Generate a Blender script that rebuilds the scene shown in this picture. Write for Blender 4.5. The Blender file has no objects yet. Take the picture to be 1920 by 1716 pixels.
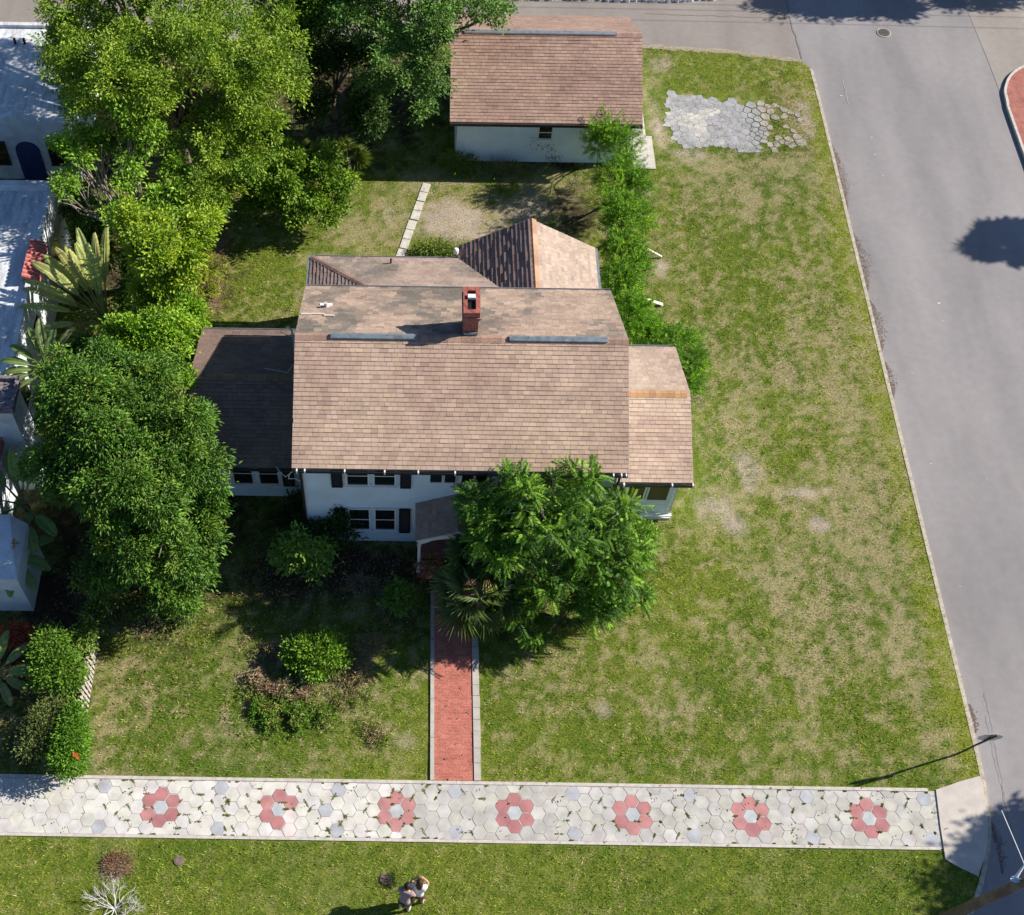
import bpy, math, random
import numpy as np
from mathutils import Vector, Matrix
random.seed(7)
rng = np.random.default_rng(11)
R_ = math.radians
sc = bpy.context.scene
col = sc.collection

# ------------------------------------------------------------------ camera
FPX, PX0, PY0 = 2340., 760., 858.          # focal length and principal point in photo pixels (the photo is a crop)
H = 38.0                                   # height of the drone above the lawn
OFF, YAW, ROLL = .5765, .003, .0125
def axes(p, y, r):
    F = np.array([0, math.sin(p), -math.cos(p)]); Rr = np.array([1., 0, 0]); U = np.cross(Rr, F)
    c, s = math.cos(y), math.sin(y); Z = np.array([[c, -s, 0], [s, c, 0], [0, 0, 1]])
    F, Rr, U = Z @ F, Z @ Rr, Z @ U
    c, s = math.cos(r), math.sin(r)
    return F, c * Rr + s * U, -s * Rr + c * U
CF, CR, CU = axes(OFF, YAW, ROLL)
def at(x, y, h=0.):                        # photo point seen at real height h -> world point
    d = CF + (x - PX0) / FPX * CR - (y - PY0) / FPX * CU
    t = (H - h) / -d[2]
    return np.array([d[0] * t, d[1] * t, h])
cam = bpy.data.cameras.new('camera')
cam.sensor_fit = 'HORIZONTAL'; cam.sensor_width = 36; cam.lens = FPX / 1920 * 36
cam.shift_x = (960 - PX0) / 1920; cam.clip_start = .5; cam.clip_end = 2000
co = bpy.data.objects.new('camera', cam); col.objects.link(co)
m = Matrix(((CR[0], CU[0], -CF[0], 0), (CR[1], CU[1], -CF[1], 0), (CR[2], CU[2], -CF[2], H), (0, 0, 0, 1)))
co.matrix_world = m
sc.camera = co

# ------------------------------------------------------------------ light
SUN_EL, SUN_AZ = 33., 12.5                 # degrees above the horizon; degrees from +x towards +y
w = bpy.data.worlds.new('World'); sc.world = w; w.use_nodes = True
nt = w.node_tree; nt.nodes.clear()
sky = nt.nodes.new('ShaderNodeTexSky'); sky.sky_type = 'NISHITA'; sky.sun_disc = False
sky.sun_elevation = R_(SUN_EL); sky.sun_rotation = R_(90 - SUN_AZ); sky.dust_density = .5; sky.ozone_density = 6.0; sky.air_density = 1.0
bg = nt.nodes.new('ShaderNodeBackground'); bg.inputs[1].default_value = .062
wo = nt.nodes.new('ShaderNodeOutputWorld')
nt.links.new(sky.outputs[0], bg.inputs[0]); nt.links.new(bg.outputs[0], wo.inputs[0])
sl = bpy.data.lights.new('sun', 'SUN'); sl.energy = 5.0; sl.angle = R_(.5); sl.color = (1, .925, .815)
so = bpy.data.objects.new('sun', sl); col.objects.link(so)
sd = Vector((math.cos(R_(SUN_EL)) * math.cos(R_(SUN_AZ)), math.cos(R_(SUN_EL)) * math.sin(R_(SUN_AZ)), math.sin(R_(SUN_EL))))
so.rotation_euler = sd.to_track_quat('Z', 'Y').to_euler()
so.location = (30, 30, 40)
sc.view_settings.view_transform = 'Standard'; sc.view_settings.look = 'None'
sc.view_settings.exposure = .68; sc.view_settings.gamma = 1; sc.view_settings.use_curve_mapping = False
sc.render.engine = 'CYCLES'
sc.cycles.use_denoising = True
sc.cycles.max_bounces = 6; sc.cycles.diffuse_bounces = 3; sc.cycles.glossy_bounces = 2; sc.cycles.transmission_bounces = 3
sc.cycles.transparent_max_bounces = 4
sc.cycles.sample_clamp_indirect = 6

# ------------------------------------------------------------------ helpers
def wloc(o):
    v = Vector((0, 0, 0))
    while o is not None:
        v += o.location; o = o.parent
    return v
def link(o, parent=None):
    col.objects.link(o)
    if parent is not None: o.parent = parent
    return o
def tag(o, label=None, cat=None, group=None, kind=None):
    if label: o['label'] = label
    if cat: o['category'] = cat
    if group: o['group'] = group
    if kind: o['kind'] = kind
    return o
def thing(name, label, cat, loc, group=None):
    o = bpy.data.objects.new(name, None); o.empty_display_size = .2
    col.objects.link(o); o.location = [float(c) for c in loc]
    return tag(o, label, cat, group)

class MB:
    def __init__(s): s.v = []; s.f = []; s.c = []; s.cur = (1, 1, 1)
    def add(s, vs, fs, c=None):
        n = len(s.v); s.v += [tuple(map(float, p)) for p in vs]
        s.c += [tuple(c or s.cur)] * len(vs)
        s.f += [tuple(i + n for i in f) for f in fs]
    def box(s, x0, x1, y0, y1, z0, z1, c=None):
        s.add([(x0, y0, z0), (x1, y0, z0), (x1, y1, z0), (x0, y1, z0), (x0, y0, z1), (x1, y0, z1), (x1, y1, z1), (x0, y1, z1)],
              [(0, 3, 2, 1), (4, 5, 6, 7), (0, 1, 5, 4), (1, 2, 6, 5), (2, 3, 7, 6), (3, 0, 4, 7)], c)
    def obox(s, o, a, b, cc, c=None):      # corner o and three edge vectors
        o, a, b, cc = [np.array(q, float) for q in (o, a, b, cc)]
        vs = [o, o + a, o + a + b, o + b, o + cc, o + a + cc, o + a + b + cc, o + b + cc]
        s.add(vs, [(0, 3, 2, 1), (4, 5, 6, 7), (0, 1, 5, 4), (1, 2, 6, 5), (2, 3, 7, 6), (3, 0, 4, 7)], c)
    def tube(s, pts, rad, n=8, c=None, cap=True):
        pts = [np.array(p, float) for p in pts]
        if not hasattr(rad, '__len__'): rad = [rad] * len(pts)
        vs = []; prev = None
        for i, p in enumerate(pts):
            d = pts[min(i + 1, len(pts) - 1)] - pts[max(i - 1, 0)]; d /= (np.linalg.norm(d) + 1e-9)
            ref = np.array([0, 0, 1.]) if abs(d[2]) < .9 else np.array([1., 0, 0])
            if prev is not None: ref = prev
            u = np.cross(d, ref); u /= (np.linalg.norm(u) + 1e-9); vv = np.cross(u, d); prev = vv
            for k in range(n):
                a = 2 * math.pi * k / n
                vs.append(p + rad[i] * (math.cos(a) * u + math.sin(a) * vv))
        fs = []
        for i in range(len(pts) - 1):
            for k in range(n):
                fs.append((i * n + k, i * n + (k + 1) % n, (i + 1) * n + (k + 1) % n, (i + 1) * n + k))
        if cap:
            fs.append(tuple(range(n))[::-1]); fs.append(tuple((len(pts) - 1) * n + k for k in range(n)))
        s.add(vs, fs, c)
    def prism(s, poly, z0, z1, c=None):    # poly in xy, counterclockwise
        n = len(poly)
        s.add([(p[0], p[1], z0) for p in poly] + [(p[0], p[1], z1) for p in poly],
              [tuple(range(n))[::-1], tuple(range(n, 2 * n))] + [(i, (i + 1) % n, (i + 1) % n + n, i + n) for i in range(n)], c)
    def build(s, name, mat, parent=None, smooth=False, bevel=0):
        off = wloc(parent) if parent is not None else Vector((0, 0, 0))
        me = bpy.data.meshes.new(name)
        me.from_pydata([(p[0] - off.x, p[1] - off.y, p[2] - off.z) for p in s.v], [], s.f)
        a = me.color_attributes.new('col', 'FLOAT_COLOR', 'POINT')
        a.data.foreach_set('color', np.array([(*c, 1) for c in s.c], dtype=np.float32).ravel())
        me.materials.append(mat)
        if smooth: me.polygons.foreach_set('use_smooth', [True] * len(me.polygons))
        me.update()
        o = link(bpy.data.objects.new(name, me), parent)
        if bevel:
            b = o.modifiers.new('bevel', 'BEVEL'); b.width = bevel; b.segments = 2; b.limit_method = 'ANGLE'
        return o

def npmesh(name, V, F, C, mat, parent=None):   # V (n,3)  F (m,k)  C (n,3)
    off = np.array(wloc(parent)) if parent is not None else np.zeros(3)
    me = bpy.data.meshes.new(name)
    n, (mm, k) = len(V), F.shape
    me.vertices.add(n); me.vertices.foreach_set('co', (V - off).astype(np.float32).ravel())
    me.loops.add(mm * k); me.loops.foreach_set('vertex_index', F.astype(np.int32).ravel())
    me.polygons.add(mm); me.polygons.foreach_set('loop_start', np.arange(0, mm * k, k, dtype=np.int32))
    try: me.polygons.foreach_set('loop_total', np.full(mm, k, dtype=np.int32))
    except Exception: pass
    a = me.color_attributes.new('col', 'FLOAT_COLOR', 'POINT')
    a.data.foreach_set('color', np.hstack([C, np.ones((n, 1))]).astype(np.float32).ravel())
    me.materials.append(mat); me.update(calc_edges=True); me.validate()
    return link(bpy.data.objects.new(name, me), parent)

# numpy value noise
_lat = rng.random((256, 256))
def vnoise(x, y):
    xi = np.floor(x).astype(int); yi = np.floor(y).astype(int); fx = x - xi; fy = y - yi
    fx = fx * fx * (3 - 2 * fx); fy = fy * fy * (3 - 2 * fy)
    g = lambda a, b: _lat[a % 256, b % 256]
    return (g(xi, yi) * (1 - fx) + g(xi + 1, yi) * fx) * (1 - fy) + (g(xi, yi + 1) * (1 - fx) + g(xi + 1, yi + 1) * fx) * fy
def fbm(x, y, sc_, o=4, seed=0):
    t = 0; a = .5; s = 1 / sc_
    for i in range(o):
        t = t + a * vnoise(x * s + 17.3 * i + seed * 31.7, y * s + 9.1 * i + seed * 13.3); a *= .5; s *= 2.03
    return t / (1 - .5 ** o)

# ------------------------------------------------------------------ materials
def new_mat(name):
    m_ = bpy.data.materials.new(name); m_.use_nodes = True
    n = m_.node_tree; b = n.nodes['Principled BSDF']
    return m_, n, b
def N(n, t, **kw):
    x = n.nodes.new(t)
    for k, v in kw.items():
        if k.startswith('i_'):
            key = k[2:]
            x.inputs[int(key) if key.isdigit() else key].default_value = v
        else: setattr(x, k, v)
    return x
def mulnoise(n, colsock, scale, lo, hi, detail=4, coord=None, stretch=None):
    g = N(n, 'ShaderNodeNewGeometry')
    src = g.outputs['Position']
    if stretch:
        mp = N(n, 'ShaderNodeMapping'); mp.inputs['Scale'].default_value = stretch
        n.links.new(src, mp.inputs[0]); src = mp.outputs[0]
    t = N(n, 'ShaderNodeTexNoise'); t.inputs['Scale'].default_value = scale; t.inputs['Detail'].default_value = detail
    n.links.new(src, t.inputs['Vector'])
    r = N(n, 'ShaderNodeMapRange'); r.inputs[1].default_value = .3; r.inputs[2].default_value = .7
    r.inputs[3].default_value = lo; r.inputs[4].default_value = hi
    n.links.new(t.outputs[0], r.inputs[0])
    v = N(n, 'ShaderNodeVectorMath', operation='SCALE')
    n.links.new(colsock, v.inputs[0]); n.links.new(r.outputs[0], v.inputs[3])
    return v.outputs[0], t.outputs[0]
def plain(name, c, rough=.7, noise=(6, .85, 1.12), metal=0, spec=.3, bump=0, vcol=False, n2=None, stretch=None):
    m_, n, b = new_mat(name)
    if vcol:
        a = N(n, 'ShaderNodeVertexColor', layer_name='col'); s = a.outputs[0]
        if c is not None:
            v = N(n, 'ShaderNodeVectorMath', operation='MULTIPLY'); v.inputs[1].default_value = c
            n.links.new(s, v.inputs[0]); s = v.outputs[0]
    else:
        a = N(n, 'ShaderNodeRGB'); a.outputs[0].default_value = (*c, 1); s = a.outputs[0]
    fac = None
    if noise: s, fac = mulnoise(n, s, *noise, stretch=stretch)
    if n2: s, _ = mulnoise(n, s, *n2)
    n.links.new(s, b.inputs['Base Color'])
    b.inputs['Roughness'].default_value = rough; b.inputs['Metallic'].default_value = metal
    b.inputs['Specular IOR Level'].default_value = spec
    if bump and fac is not None:
        bp = N(n, 'ShaderNodeBump'); bp.inputs['Strength'].default_value = bump; bp.inputs['Distance'].default_value = .02
        n.links.new(fac, bp.inputs['Height']); n.links.new(bp.outputs[0], b.inputs['Normal'])
    return m_
def leaf_mat(name, trans=.2, rough=.45, spec=.35, tint=(1, 1, 1)):
    m_, n, b = new_mat(name)
    a = N(n, 'ShaderNodeVertexColor', layer_name='col')
    v = N(n, 'ShaderNodeVectorMath', operation='MULTIPLY'); v.inputs[1].default_value = tint
    n.links.new(a.outputs[0], v.inputs[0])
    n.links.new(v.outputs[0], b.inputs['Base Color'])
    b.inputs['Roughness'].default_value = rough; b.inputs['Specular IOR Level'].default_value = spec
    tr = N(n, 'ShaderNodeBsdfTranslucent')
    v2 = N(n, 'ShaderNodeVectorMath', operation='MULTIPLY'); v2.inputs[1].default_value = (1.5, 1.6, .7)
    n.links.new(v.outputs[0], v2.inputs[0]); n.links.new(v2.outputs[0], tr.inputs[0])
    mx = N(n, 'ShaderNodeMixShader'); mx.inputs[0].default_value = trans
    n.links.new(b.outputs[0], mx.inputs[1]); n.links.new(tr.outputs[0], mx.inputs[2])
    n.links.new(mx.outputs[0], n.nodes['Material Output'].inputs[0])
    return m_
M = {}
M['lawn'] = plain('lawn_soil', None, .95, (14, .7, 1.25), spec=.1, vcol=True, bump=.6, n2=(45, .75, 1.2))
M['blade'] = leaf_mat('grass_blade', .25, .6, .2)
M['leaf'] = leaf_mat('leaf', .2, .5, .25)
M['leafmatte'] = leaf_mat('leaf_matte', .18, .65, .2)
M['bark'] = plain('bark', (.17, .13, .10), .9, (9, .6, 1.3), bump=.6)
M['barkpale'] = plain('bark_pale', (.34, .29, .24), .9, (9, .7, 1.25), bump=.4)
M['shingle'] = plain('shingle', None, .92, (1.1, .86, 1.1), spec=.15, vcol=True, n2=(60, .82, 1.15))
M['siding'] = plain('sky_tinted_siding', (.76, .88, .95), .55, (1.3, .9, 1.04), n2=(14, .95, 1.03))  # the blue of skylight in the shade is mixed into this white paint
M['trim'] = plain('white_trim', (.8, .8, .79), .5, (3, .93, 1.03))
M['dark_trim'] = plain('dark_bronze_metal', (.035, .03, .03), .45, (5, .8, 1.3))
M['shutter'] = plain('black_shutter', (.012, .012, .014), .5, (6, .8, 1.2))
M['metal'] = plain('galvanised_metal', (.5, .52, .55), .4, (6, .8, 1.1), metal=.7)
M['ventmetal'] = plain('weathered_ridge_vent', (.25, .3, .33), .45, (5, .7, 1.3), metal=.4)
M['concrete'] = plain('concrete', (.46, .43, .385), .85, (3, .84, 1.1), n2=(30, .9, 1.08), bump=.2)
M['kerb'] = plain('kerb_concrete', (.47, .42, .34), .85, (5, .7, 1.2), n2=(30, .85, 1.1))
M['paver'] = plain('paver', None, .8, (2.6, .78, 1.1), vcol=True, n2=(50, .92, 1.05), spec=.2)
M['fabric'] = plain('fabric', None, .9, (30, .85, 1.1), vcol=True, spec=.1)
M['skin'] = plain('skin', (.5, .3, .2), .6, (20, .95, 1.05))
M['stuccowhite'] = plain('white_stucco', (.68, .75, .82), .7, (2.2, .78, 1.06), n2=(12, .88, 1.05))
M['roofcoat'] = plain('white_roof_coating', (.74, .78, .84), .6, (2.0, .62, 1.1), n2=(9, .8, 1.08), stretch=(2.6, .5, 1))
M['claytile'] = plain('pink_clay_tile', (.52, .17, .15), .75, (7, .75, 1.2))
M['bluedoor'] = plain('blue_painted_door', (.03, .05, .16), .4, (5, .8, 1.2))
M['pole'] = plain('weathered_pole_wood', (.13, .11, .085), .9, (3, .6, 1.3), n2=(20, .8, 1.2))
M['fencewood'] = plain('weathered_fence_wood', (.42, .37, .33), .85, (8, .7, 1.2))
M['whitewood'] = plain('white_painted_board', (.75, .72, .66), .7, (8, .8, 1.1))
M['manhole'] = plain('cast_iron', (.11, .105, .1), .6, (9, .7, 1.3))
M['stone'] = plain('stone', None, .85, (12, .8, 1.15), vcol=True)
M['vcol'] = plain('painted', None, .6, (10, .9, 1.08), vcol=True)

def glass_mat(name, c, rough=.08):
    m_, n, b = new_mat(name)
    b.inputs['Base Color'].default_value = (*c, 1); b.inputs['Roughness'].default_value = rough
    b.inputs['Specular IOR Level'].default_value = .6
    return m_
M['glass'] = glass_mat('dark_glass', (.012, .016, .017))
M['screen'] = glass_mat('porch_screen_glass', (.05, .04, .028), .25)

def brick_mat(name, c1, c2, mortar, bw, bh, ms, rough=.85, rot=0., noise=(2.5, .8, 1.12)):
    m_, n, b = new_mat(name)
    g = N(n, 'ShaderNodeNewGeometry'); mp = N(n, 'ShaderNodeMapping'); mp.inputs['Rotation'].default_value = (0, 0, rot)
    n.links.new(g.outputs['Position'], mp.inputs[0])
    t = N(n, 'ShaderNodeTexBrick'); t.inputs['Color1'].default_value = (*c1, 1); t.inputs['Color2'].default_value = (*c2, 1)
    t.inputs['Mortar'].default_value = (*mortar, 1); t.inputs['Scale'].default_value = 1
    t.inputs['Brick Width'].default_value = bw; t.inputs['Row Height'].default_value = bh; t.inputs['Mortar Size'].default_value = ms
    n.links.new(mp.outputs[0], t.inputs[0])
    s, _ = mulnoise(n, t.outputs[0], *noise); s, _ = mulnoise(n, s, 26, .62, 1.32)
    n.links.new(s, b.inputs['Base Color']); b.inputs['Roughness'].default_value = rough; b.inputs['Specular IOR Level'].default_value = .2
    return m_
M['brickwalk'] = brick_mat('red_brick_paving', (.42, .13, .098), (.50, .18, .135), (.46, .20, .155), .2, .1, .008)
M['brickverge'] = brick_mat('dark_red_brick_paving', (.34, .10, .08), (.44, .15, .12), (.33, .2, .17), .2, .1, .012, rot=.78)
M['brickporch'] = brick_mat('porch_brick', (.25, .09, .07), (.32, .13, .1), (.25, .18, .16), .2, .08, .01)

def chimney_mat():
    m_, n, b = new_mat('chimney_brick')
    g = N(n, 'ShaderNodeNewGeometry')
    sx = N(n, 'ShaderNodeSeparateXYZ'); n.links.new(g.outputs['Position'], sx.inputs[0])
    ad = N(n, 'ShaderNodeMath', operation='ADD'); n.links.new(sx.outputs[0], ad.inputs[0]); n.links.new(sx.outputs[1], ad.inputs[1])
    cx = N(n, 'ShaderNodeCombineXYZ'); n.links.new(ad.outputs[0], cx.inputs[0]); n.links.new(sx.outputs[2], cx.inputs[1])
    t = N(n, 'ShaderNodeTexBrick'); t.inputs['Color1'].default_value = (.26, .06, .045, 1); t.inputs['Color2'].default_value = (.36, .10, .07, 1)
    t.inputs['Mortar'].default_value = (.3, .2, .17, 1); t.inputs['Scale'].default_value = 1
    t.inputs['Brick Width'].default_value = .2; t.inputs['Row Height'].default_value = .075; t.inputs['Mortar Size'].default_value = .008
    n.links.new(cx.outputs[0], t.inputs[0]); s, _ = mulnoise(n, t.outputs[0], 12, .7, 1.2)
    n.links.new(s, b.inputs['Base Color']); b.inputs['Roughness'].default_value = .85
    return m_
M['chimney'] = chimney_mat()

def asphalt_mat(name, c, pattern=.1):
    m_, n, b = new_mat(name)
    a = N(n, 'ShaderNodeRGB'); a.outputs[0].default_value = (*c, 1)
    s, _ = mulnoise(n, a.outputs[0], .35, 1 - pattern, 1 + pattern, 3, stretch=(1.6, .35, 1))
    s, _ = mulnoise(n, s, 3.5, .95, 1.05, 6)
    s, f = mulnoise(n, s, 40, .86, 1.14, 3)
    n.links.new(s, b.inputs['Base Color']); b.inputs['Roughness'].default_value = .88; b.inputs['Specular IOR Level'].default_value = .2
    bp = N(n, 'ShaderNodeBump'); bp.inputs['Strength'].default_value = .3; bp.inputs['Distance'].default_value = .01
    n.links.new(f, bp.inputs['Height']); n.links.new(bp.outputs[0], b.inputs['Normal'])
    return m_
M['asphalt'] = asphalt_mat('asphalt', (.262, .248, .252), .15)
M['alley'] = asphalt_mat('old_alley_asphalt', (.26, .232, .215), .12)
M['oldconc'] = asphalt_mat('old_concrete_street', (.30, .27, .25), .14)
M['under'] = plain('dark_ground', (.20, .20, .17), .95, (.5, .8, 1.2))

# ------------------------------------------------------------------ ground, roads
BND = [(-60, 47.9), (-15, 47.85), (10.7, 47.6), (14.5, 47.35), (16.8, 47.0), (17.8, 46.75), (18.15, 46.2), (18.18, 44), (18.15, 30),
       (18.12, 16), (18.08, 13), (17.93, 11.6), (17.6, 10.6), (17.2, 9.75), (16.6, 8.8), (15.6, 7.9), (13.5, 7.0), (10, 6.5), (-60, 6.3)]
def inpoly(x, y, poly):
    ins = np.zeros(x.shape, bool); n = len(poly)
    for i in range(n):
        x1, y1 = poly[i]; x2, y2 = poly[(i + 1) % n]
        c = ((y1 > y) != (y2 > y)) & (x < (x2 - x1) * (y - y1) / ((y2 - y1) + 1e-12) + x1)
        ins ^= c
    return ins
POLY = BND

def B(x, y, rx, ry, s): p = at(x, y); return (p[0], p[1], rx, ry, s)
DRY = [B(1640, 700, 1.3, 2.0, .5), B(1640, 900, 1.2, 2.2, .55), B(1600, 760, 1.6, 1.8, .4), B(1690, 1040, .8, 1.6, .4), B(1740, 1230, 1.0, 1.6, .5),
       B(1770, 1390, 1.0, .6, .7), B(1500, 1400, 2.0, .8, .35), B(1530, 1450, 1.2, .35, .6), B(1350, 315, 2.3, .7, .8), B(1490, 325, 1.3, .8, .75),
       B(1420, 385, 1.2, .9, .6), B(1330, 300, 1.6, .5, .7), B(1250, 600, 1.0, 1.6, .5), B(1230, 480, .7, 1.4, .8), B(1360, 810, 1.2, .8, .6),
       B(1450, 1090, 1.6, 1.2, .5), B(1010, 1250, 1.0, .8, .55), B(1060, 1300, .7, .9, .6), B(1200, 1240, .6, .4, .5), B(960, 1400, .7, .5, .5),
       B(1480, 690, 1.3, 1.0, .35), B(1560, 960, 1.2, 1.4, .4), B(1450, 1250, 1.2, .8, .35), B(1640, 620, 1.0, .9, .45),
       B(1250, 130, .6, .7, .6), B(1500, 230, .5, 1.4, 1.0), B(1290, 285, 1.6, .4, .3),
       B(700, 420, 1.8, 1.9, 1.1), B(880, 410, 2.4, 1.6, 1.4), B(1020, 360, 1.5, 1.3, 1.2), B(820, 340, 1.8, .8, 1.0), B(1225, 200, .6, 2.2, .8), B(1500, 210, .7, 1.6, 1.1), B(1400, 300, 3.2, .6, .9), B(720, 400, .9, 1.2, .5), B(930, 340, 1.5, .8, .5), B(800, 330, .8, .5, .6),
       B(240, 1250, .8, .5, .7), B(210, 1300, .6, .5, .5), B(195, 1370, .5, .4, .6), B(420, 1370, .8, .7, .8), B(390, 1400, .8, .4, .5),
       B(660, 1250, .9, .7, .8), B(620, 1310, .6, .9, .7), B(740, 1370, .8, .5, .6), B(490, 1260, .9, 1.2, .6), B(200, 1440, .9, .3, .6), B(280, 1175, .5, .35, .9),
       B(640, 1690, .5, .4, .8), B(225, 1610, .7, .5, .9), B(500, 1430, 1.5, .3, .3), B(330, 1560, .4, .25, .6), B(1420, 1680, .3, .4, .5), B(1210, 1640, .5, .3, .3)]
SAND = [B(860, 415, 1.7, 1.0, .9), B(880, 440, 1.8, .45, .8), B(980, 390, 1.0, .8, .6), B(1235, 120, .5, .6, .5), B(1290, 290, .9, .35, .5), B(1510, 215, .4, 1.2, .5), B(1400, 870, .5, .5, .6), B(1350, 950, .6, .8, .75), B(1370, 980, .5, .5, .6), B(1490, 925, .8, .22, .7),
        B(1540, 985, .3, .3, .8), B(1405, 900, .25, .4, .6), B(1130, 1330, .3, .3, .6), B(1550, 920, .15, .15, .8),
        B(1232, 235, .3, 1.5, .6), B(1515, 230, .3, 1.0, .6), B(1240, 500, .3, .5, .5), B(750, 1390, .4, .3, .4), B(172, 1240, .15, .5, .8), B(215, 1630, .4, .3, .5), B(1262, 262, .6, .2, .5),
        B(925, 370, .9, .3, .35), B(730, 400, .3, 1.0, .3)]
LUSH = [B(500, 500, 1.9, 1.9, 1.2), B(1400, 600, 1.4, 2.0, .5), B(1440, 470, 1.6, 1.0, .5), B(1330, 1100, 1.6, 1.2, .6), B(1400, 140, 2.2, .35, .6),
        B(1480, 140, 1.2, .5, .8), B(830, 450, 1.2, .4, .8), B(330, 1280, 1.4, 1.0, .4), B(560, 1340, 1.2, .6, .6), B(1280, 1200, 1.6, 1.0, .4), B(680, 300, .6, .7, .5),
        B(1540, 270, .4, 1.0, .7), B(1000, 1350, 1, 1, .2), B(1600, 1340, 1.5, .9, .4)]
MULCH = [B(412, 470, .32, 1.0, 1.1), B(400, 540, .35, 1.0, 1.1), B(422, 440, .3, .4, 1.0), B(400, 575, .3, .4, 1.0)]
SOIL = [B(650, 1060, 3.6, 1.0, 1.0), B(560, 1090, 2.4, .9, .9), B(260, 950, 4.0, 4.5, 1.0), B(120, 1130, 2.5, 2.0, 1.0), B(300, 500, 2.6, 5.5, 1.1),
        B(640, 180, 4.2, 3.3, 1.2), B(200, 200, 5, 5, 1.1), B(900, 290, 1.6, .5, 1.0), B(1060, 300, 1.8, .7, 1.0), B(60, 1250, 1.8, 2.0, 1.0), B(80, 1400, 1.5, 1.0, 1.0),
        B(1080, 400, .9, 1.6, .9), B(1160, 450, .5, 3.5, .8), B(500, 1240, .5, .4, .6), B(740, 1150, 1.0, .8, .5), B(1010, 1000, 2.0, 1.2, .5),
        B(1300, 180, 2, 1.0, .0)]
def blobs(L, x, y, wob):
    t = np.zeros_like(x)
    for bx, by, rx, ry, s in L:
        d = np.sqrt(((x - bx) / rx) ** 2 + ((y - by) / ry) ** 2) + wob
        t = np.maximum(t, s * np.clip(1.35 - d, 0, 1) / 1.0)
    return np.clip(t, 0, 1)
def lawn(x, y, blades=False):
    n1 = fbm(x, y, 2.6, 4, 1); n2 = fbm(x, y, .7, 4, 2); n3 = fbm(x, y, .16, 2, 3); n4 = fbm(x, y, 7, 3, 4)
    wob = (n2 - .5) * 1.9 + (n3 - .5) * 1.7
    dry = blobs(DRY, x, y, wob); sand = blobs(SAND, x, y, wob); lush = blobs(LUSH, x, y, wob); soil = blobs(SOIL, x, y, wob * .7); mulch = blobs(MULCH, x, y, wob * .5)
    east = np.clip((x - 9) / 3, 0, 1) * np.clip((y - 13) / 2, 0, 1) * np.clip((41 - y) / 3, 0, 1) * np.clip((17.3 - x) / .6, 0, 1)
    streak = fbm(x * 2.2, y * .35, .8, 3, 8)
    n5 = fbm(x, y, .35, 3, 12)
    d = np.clip(.13 + dry * .55 + east * .20 + (n1 - .5) * .55 + (n2 - .5) * .6 + (n5 - .5) * 1.3 + (n3 - .5) * 1.2 + east * (streak - .5) * .8 - lush * .5, 0, .72)
    front = np.clip((11.2 - y) / .5, 0, 1)
    d = d * (1 - .55 * front)
    g = np.stack([np.full_like(x, .135), np.full_like(x, .212), np.full_like(x, .024)], -1)
    yg = np.array([.30, .34, .045]); tan = np.array([.40, .325, .20]); sandc = np.array([.50, .415, .33]); soilc = np.array([.075, .056, .038])
    k = np.clip(n4 * 1.2 + (n3 - .5) * 1.4 - .2, 0, 1)[..., None]
    c = g * (1 - k * .75) + yg * k * .75
    edge = np.clip((x - 17.1) / .5, 0, 1)[..., None] * .7
    c = c * (1 - edge) + yg * 1.05 * edge
    d_ = (np.clip(d * 1.1, 0, 1) ** 1.3)[..., None]
    if blades:
        d_ = (rng.random(d.shape) < np.clip(d * 1.15, .02, 1) ** 1.1)[..., None] * rng.uniform(.55, 1, d.shape)[..., None]
    c = c * (1 - d_) + tan * d_
    s_ = np.clip(sand * 1.3 + (n3 - .5) * .9 * (sand > 0), 0, 1)[..., None]
    c = c * (1 - s_) + sandc * s_
    o_ = soil[..., None]
    c = c * (1 - o_) + soilc * (.7 + .8 * n3[..., None]) * o_
    c = c * (1 - np.clip(mulch, 0, 1)[..., None]) + np.array([.30, .20, .135]) * np.clip(mulch, 0, 1)[..., None]
    if not blades: c = c * (.62 + .25 * np.clip(d[..., None], 0, 1))
    return c, d, s_[..., 0], soil

# wide base ground (reaches the horizon) and carriageways
b = MB(); b.add([(-900, -900, -.16), (900, -900, -.16), (900, 900, -.16), (-900, 900, -.16)], [(0, 1, 2, 3)]); tag(b.build('ground', M['under']), kind='structure')
b = MB(); b.add([(17.5, 47.4, -.1), (17.5, -60, -.1), (26.75, -60, -.1), (26.75, 120, -.1), (17.75, 120, -.1), (17.75, 47.4, -.1)], [(0, 1, 2, 3, 4, 5)])
b.add([(-60, -2, -.104), (17.6, -2, -.104), (17.6, 10.6, -.104), (-60, 10.6, -.104)], [(0, 1, 2, 3)])
tag(b.build('road', M['asphalt']), kind='structure')
b = MB(); b.add([(-80, 46.5, -.095), (17.76, 46.3, -.095), (17.76, 52.1, -.095), (-80, 52.1, -.095)], [(0, 1, 2, 3)])
tag(b.build('alley', M['alley']), kind='structure')
b = MB(); b.add([(26.76, 20, -.095), (60, 20, -.095), (60, 53, -.095), (26.3, 53, -.095), (26.5, 47, -.09)], [(0, 1, 2, 3, 4)])
tag(b.build('side_street', M['oldconc']), kind='structure')
b = MB(); b.add([(-80, 52.3, -.02), (80, 52.3, -.02), (80, 110, -.02), (-80, 110, -.02)], [(0, 1, 2, 3)]); tag(b.build('far_ground', plain('far_lot_gravel', (.36, .32, .27), .9, (3, .6, 1.2))), kind='structure')
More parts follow.
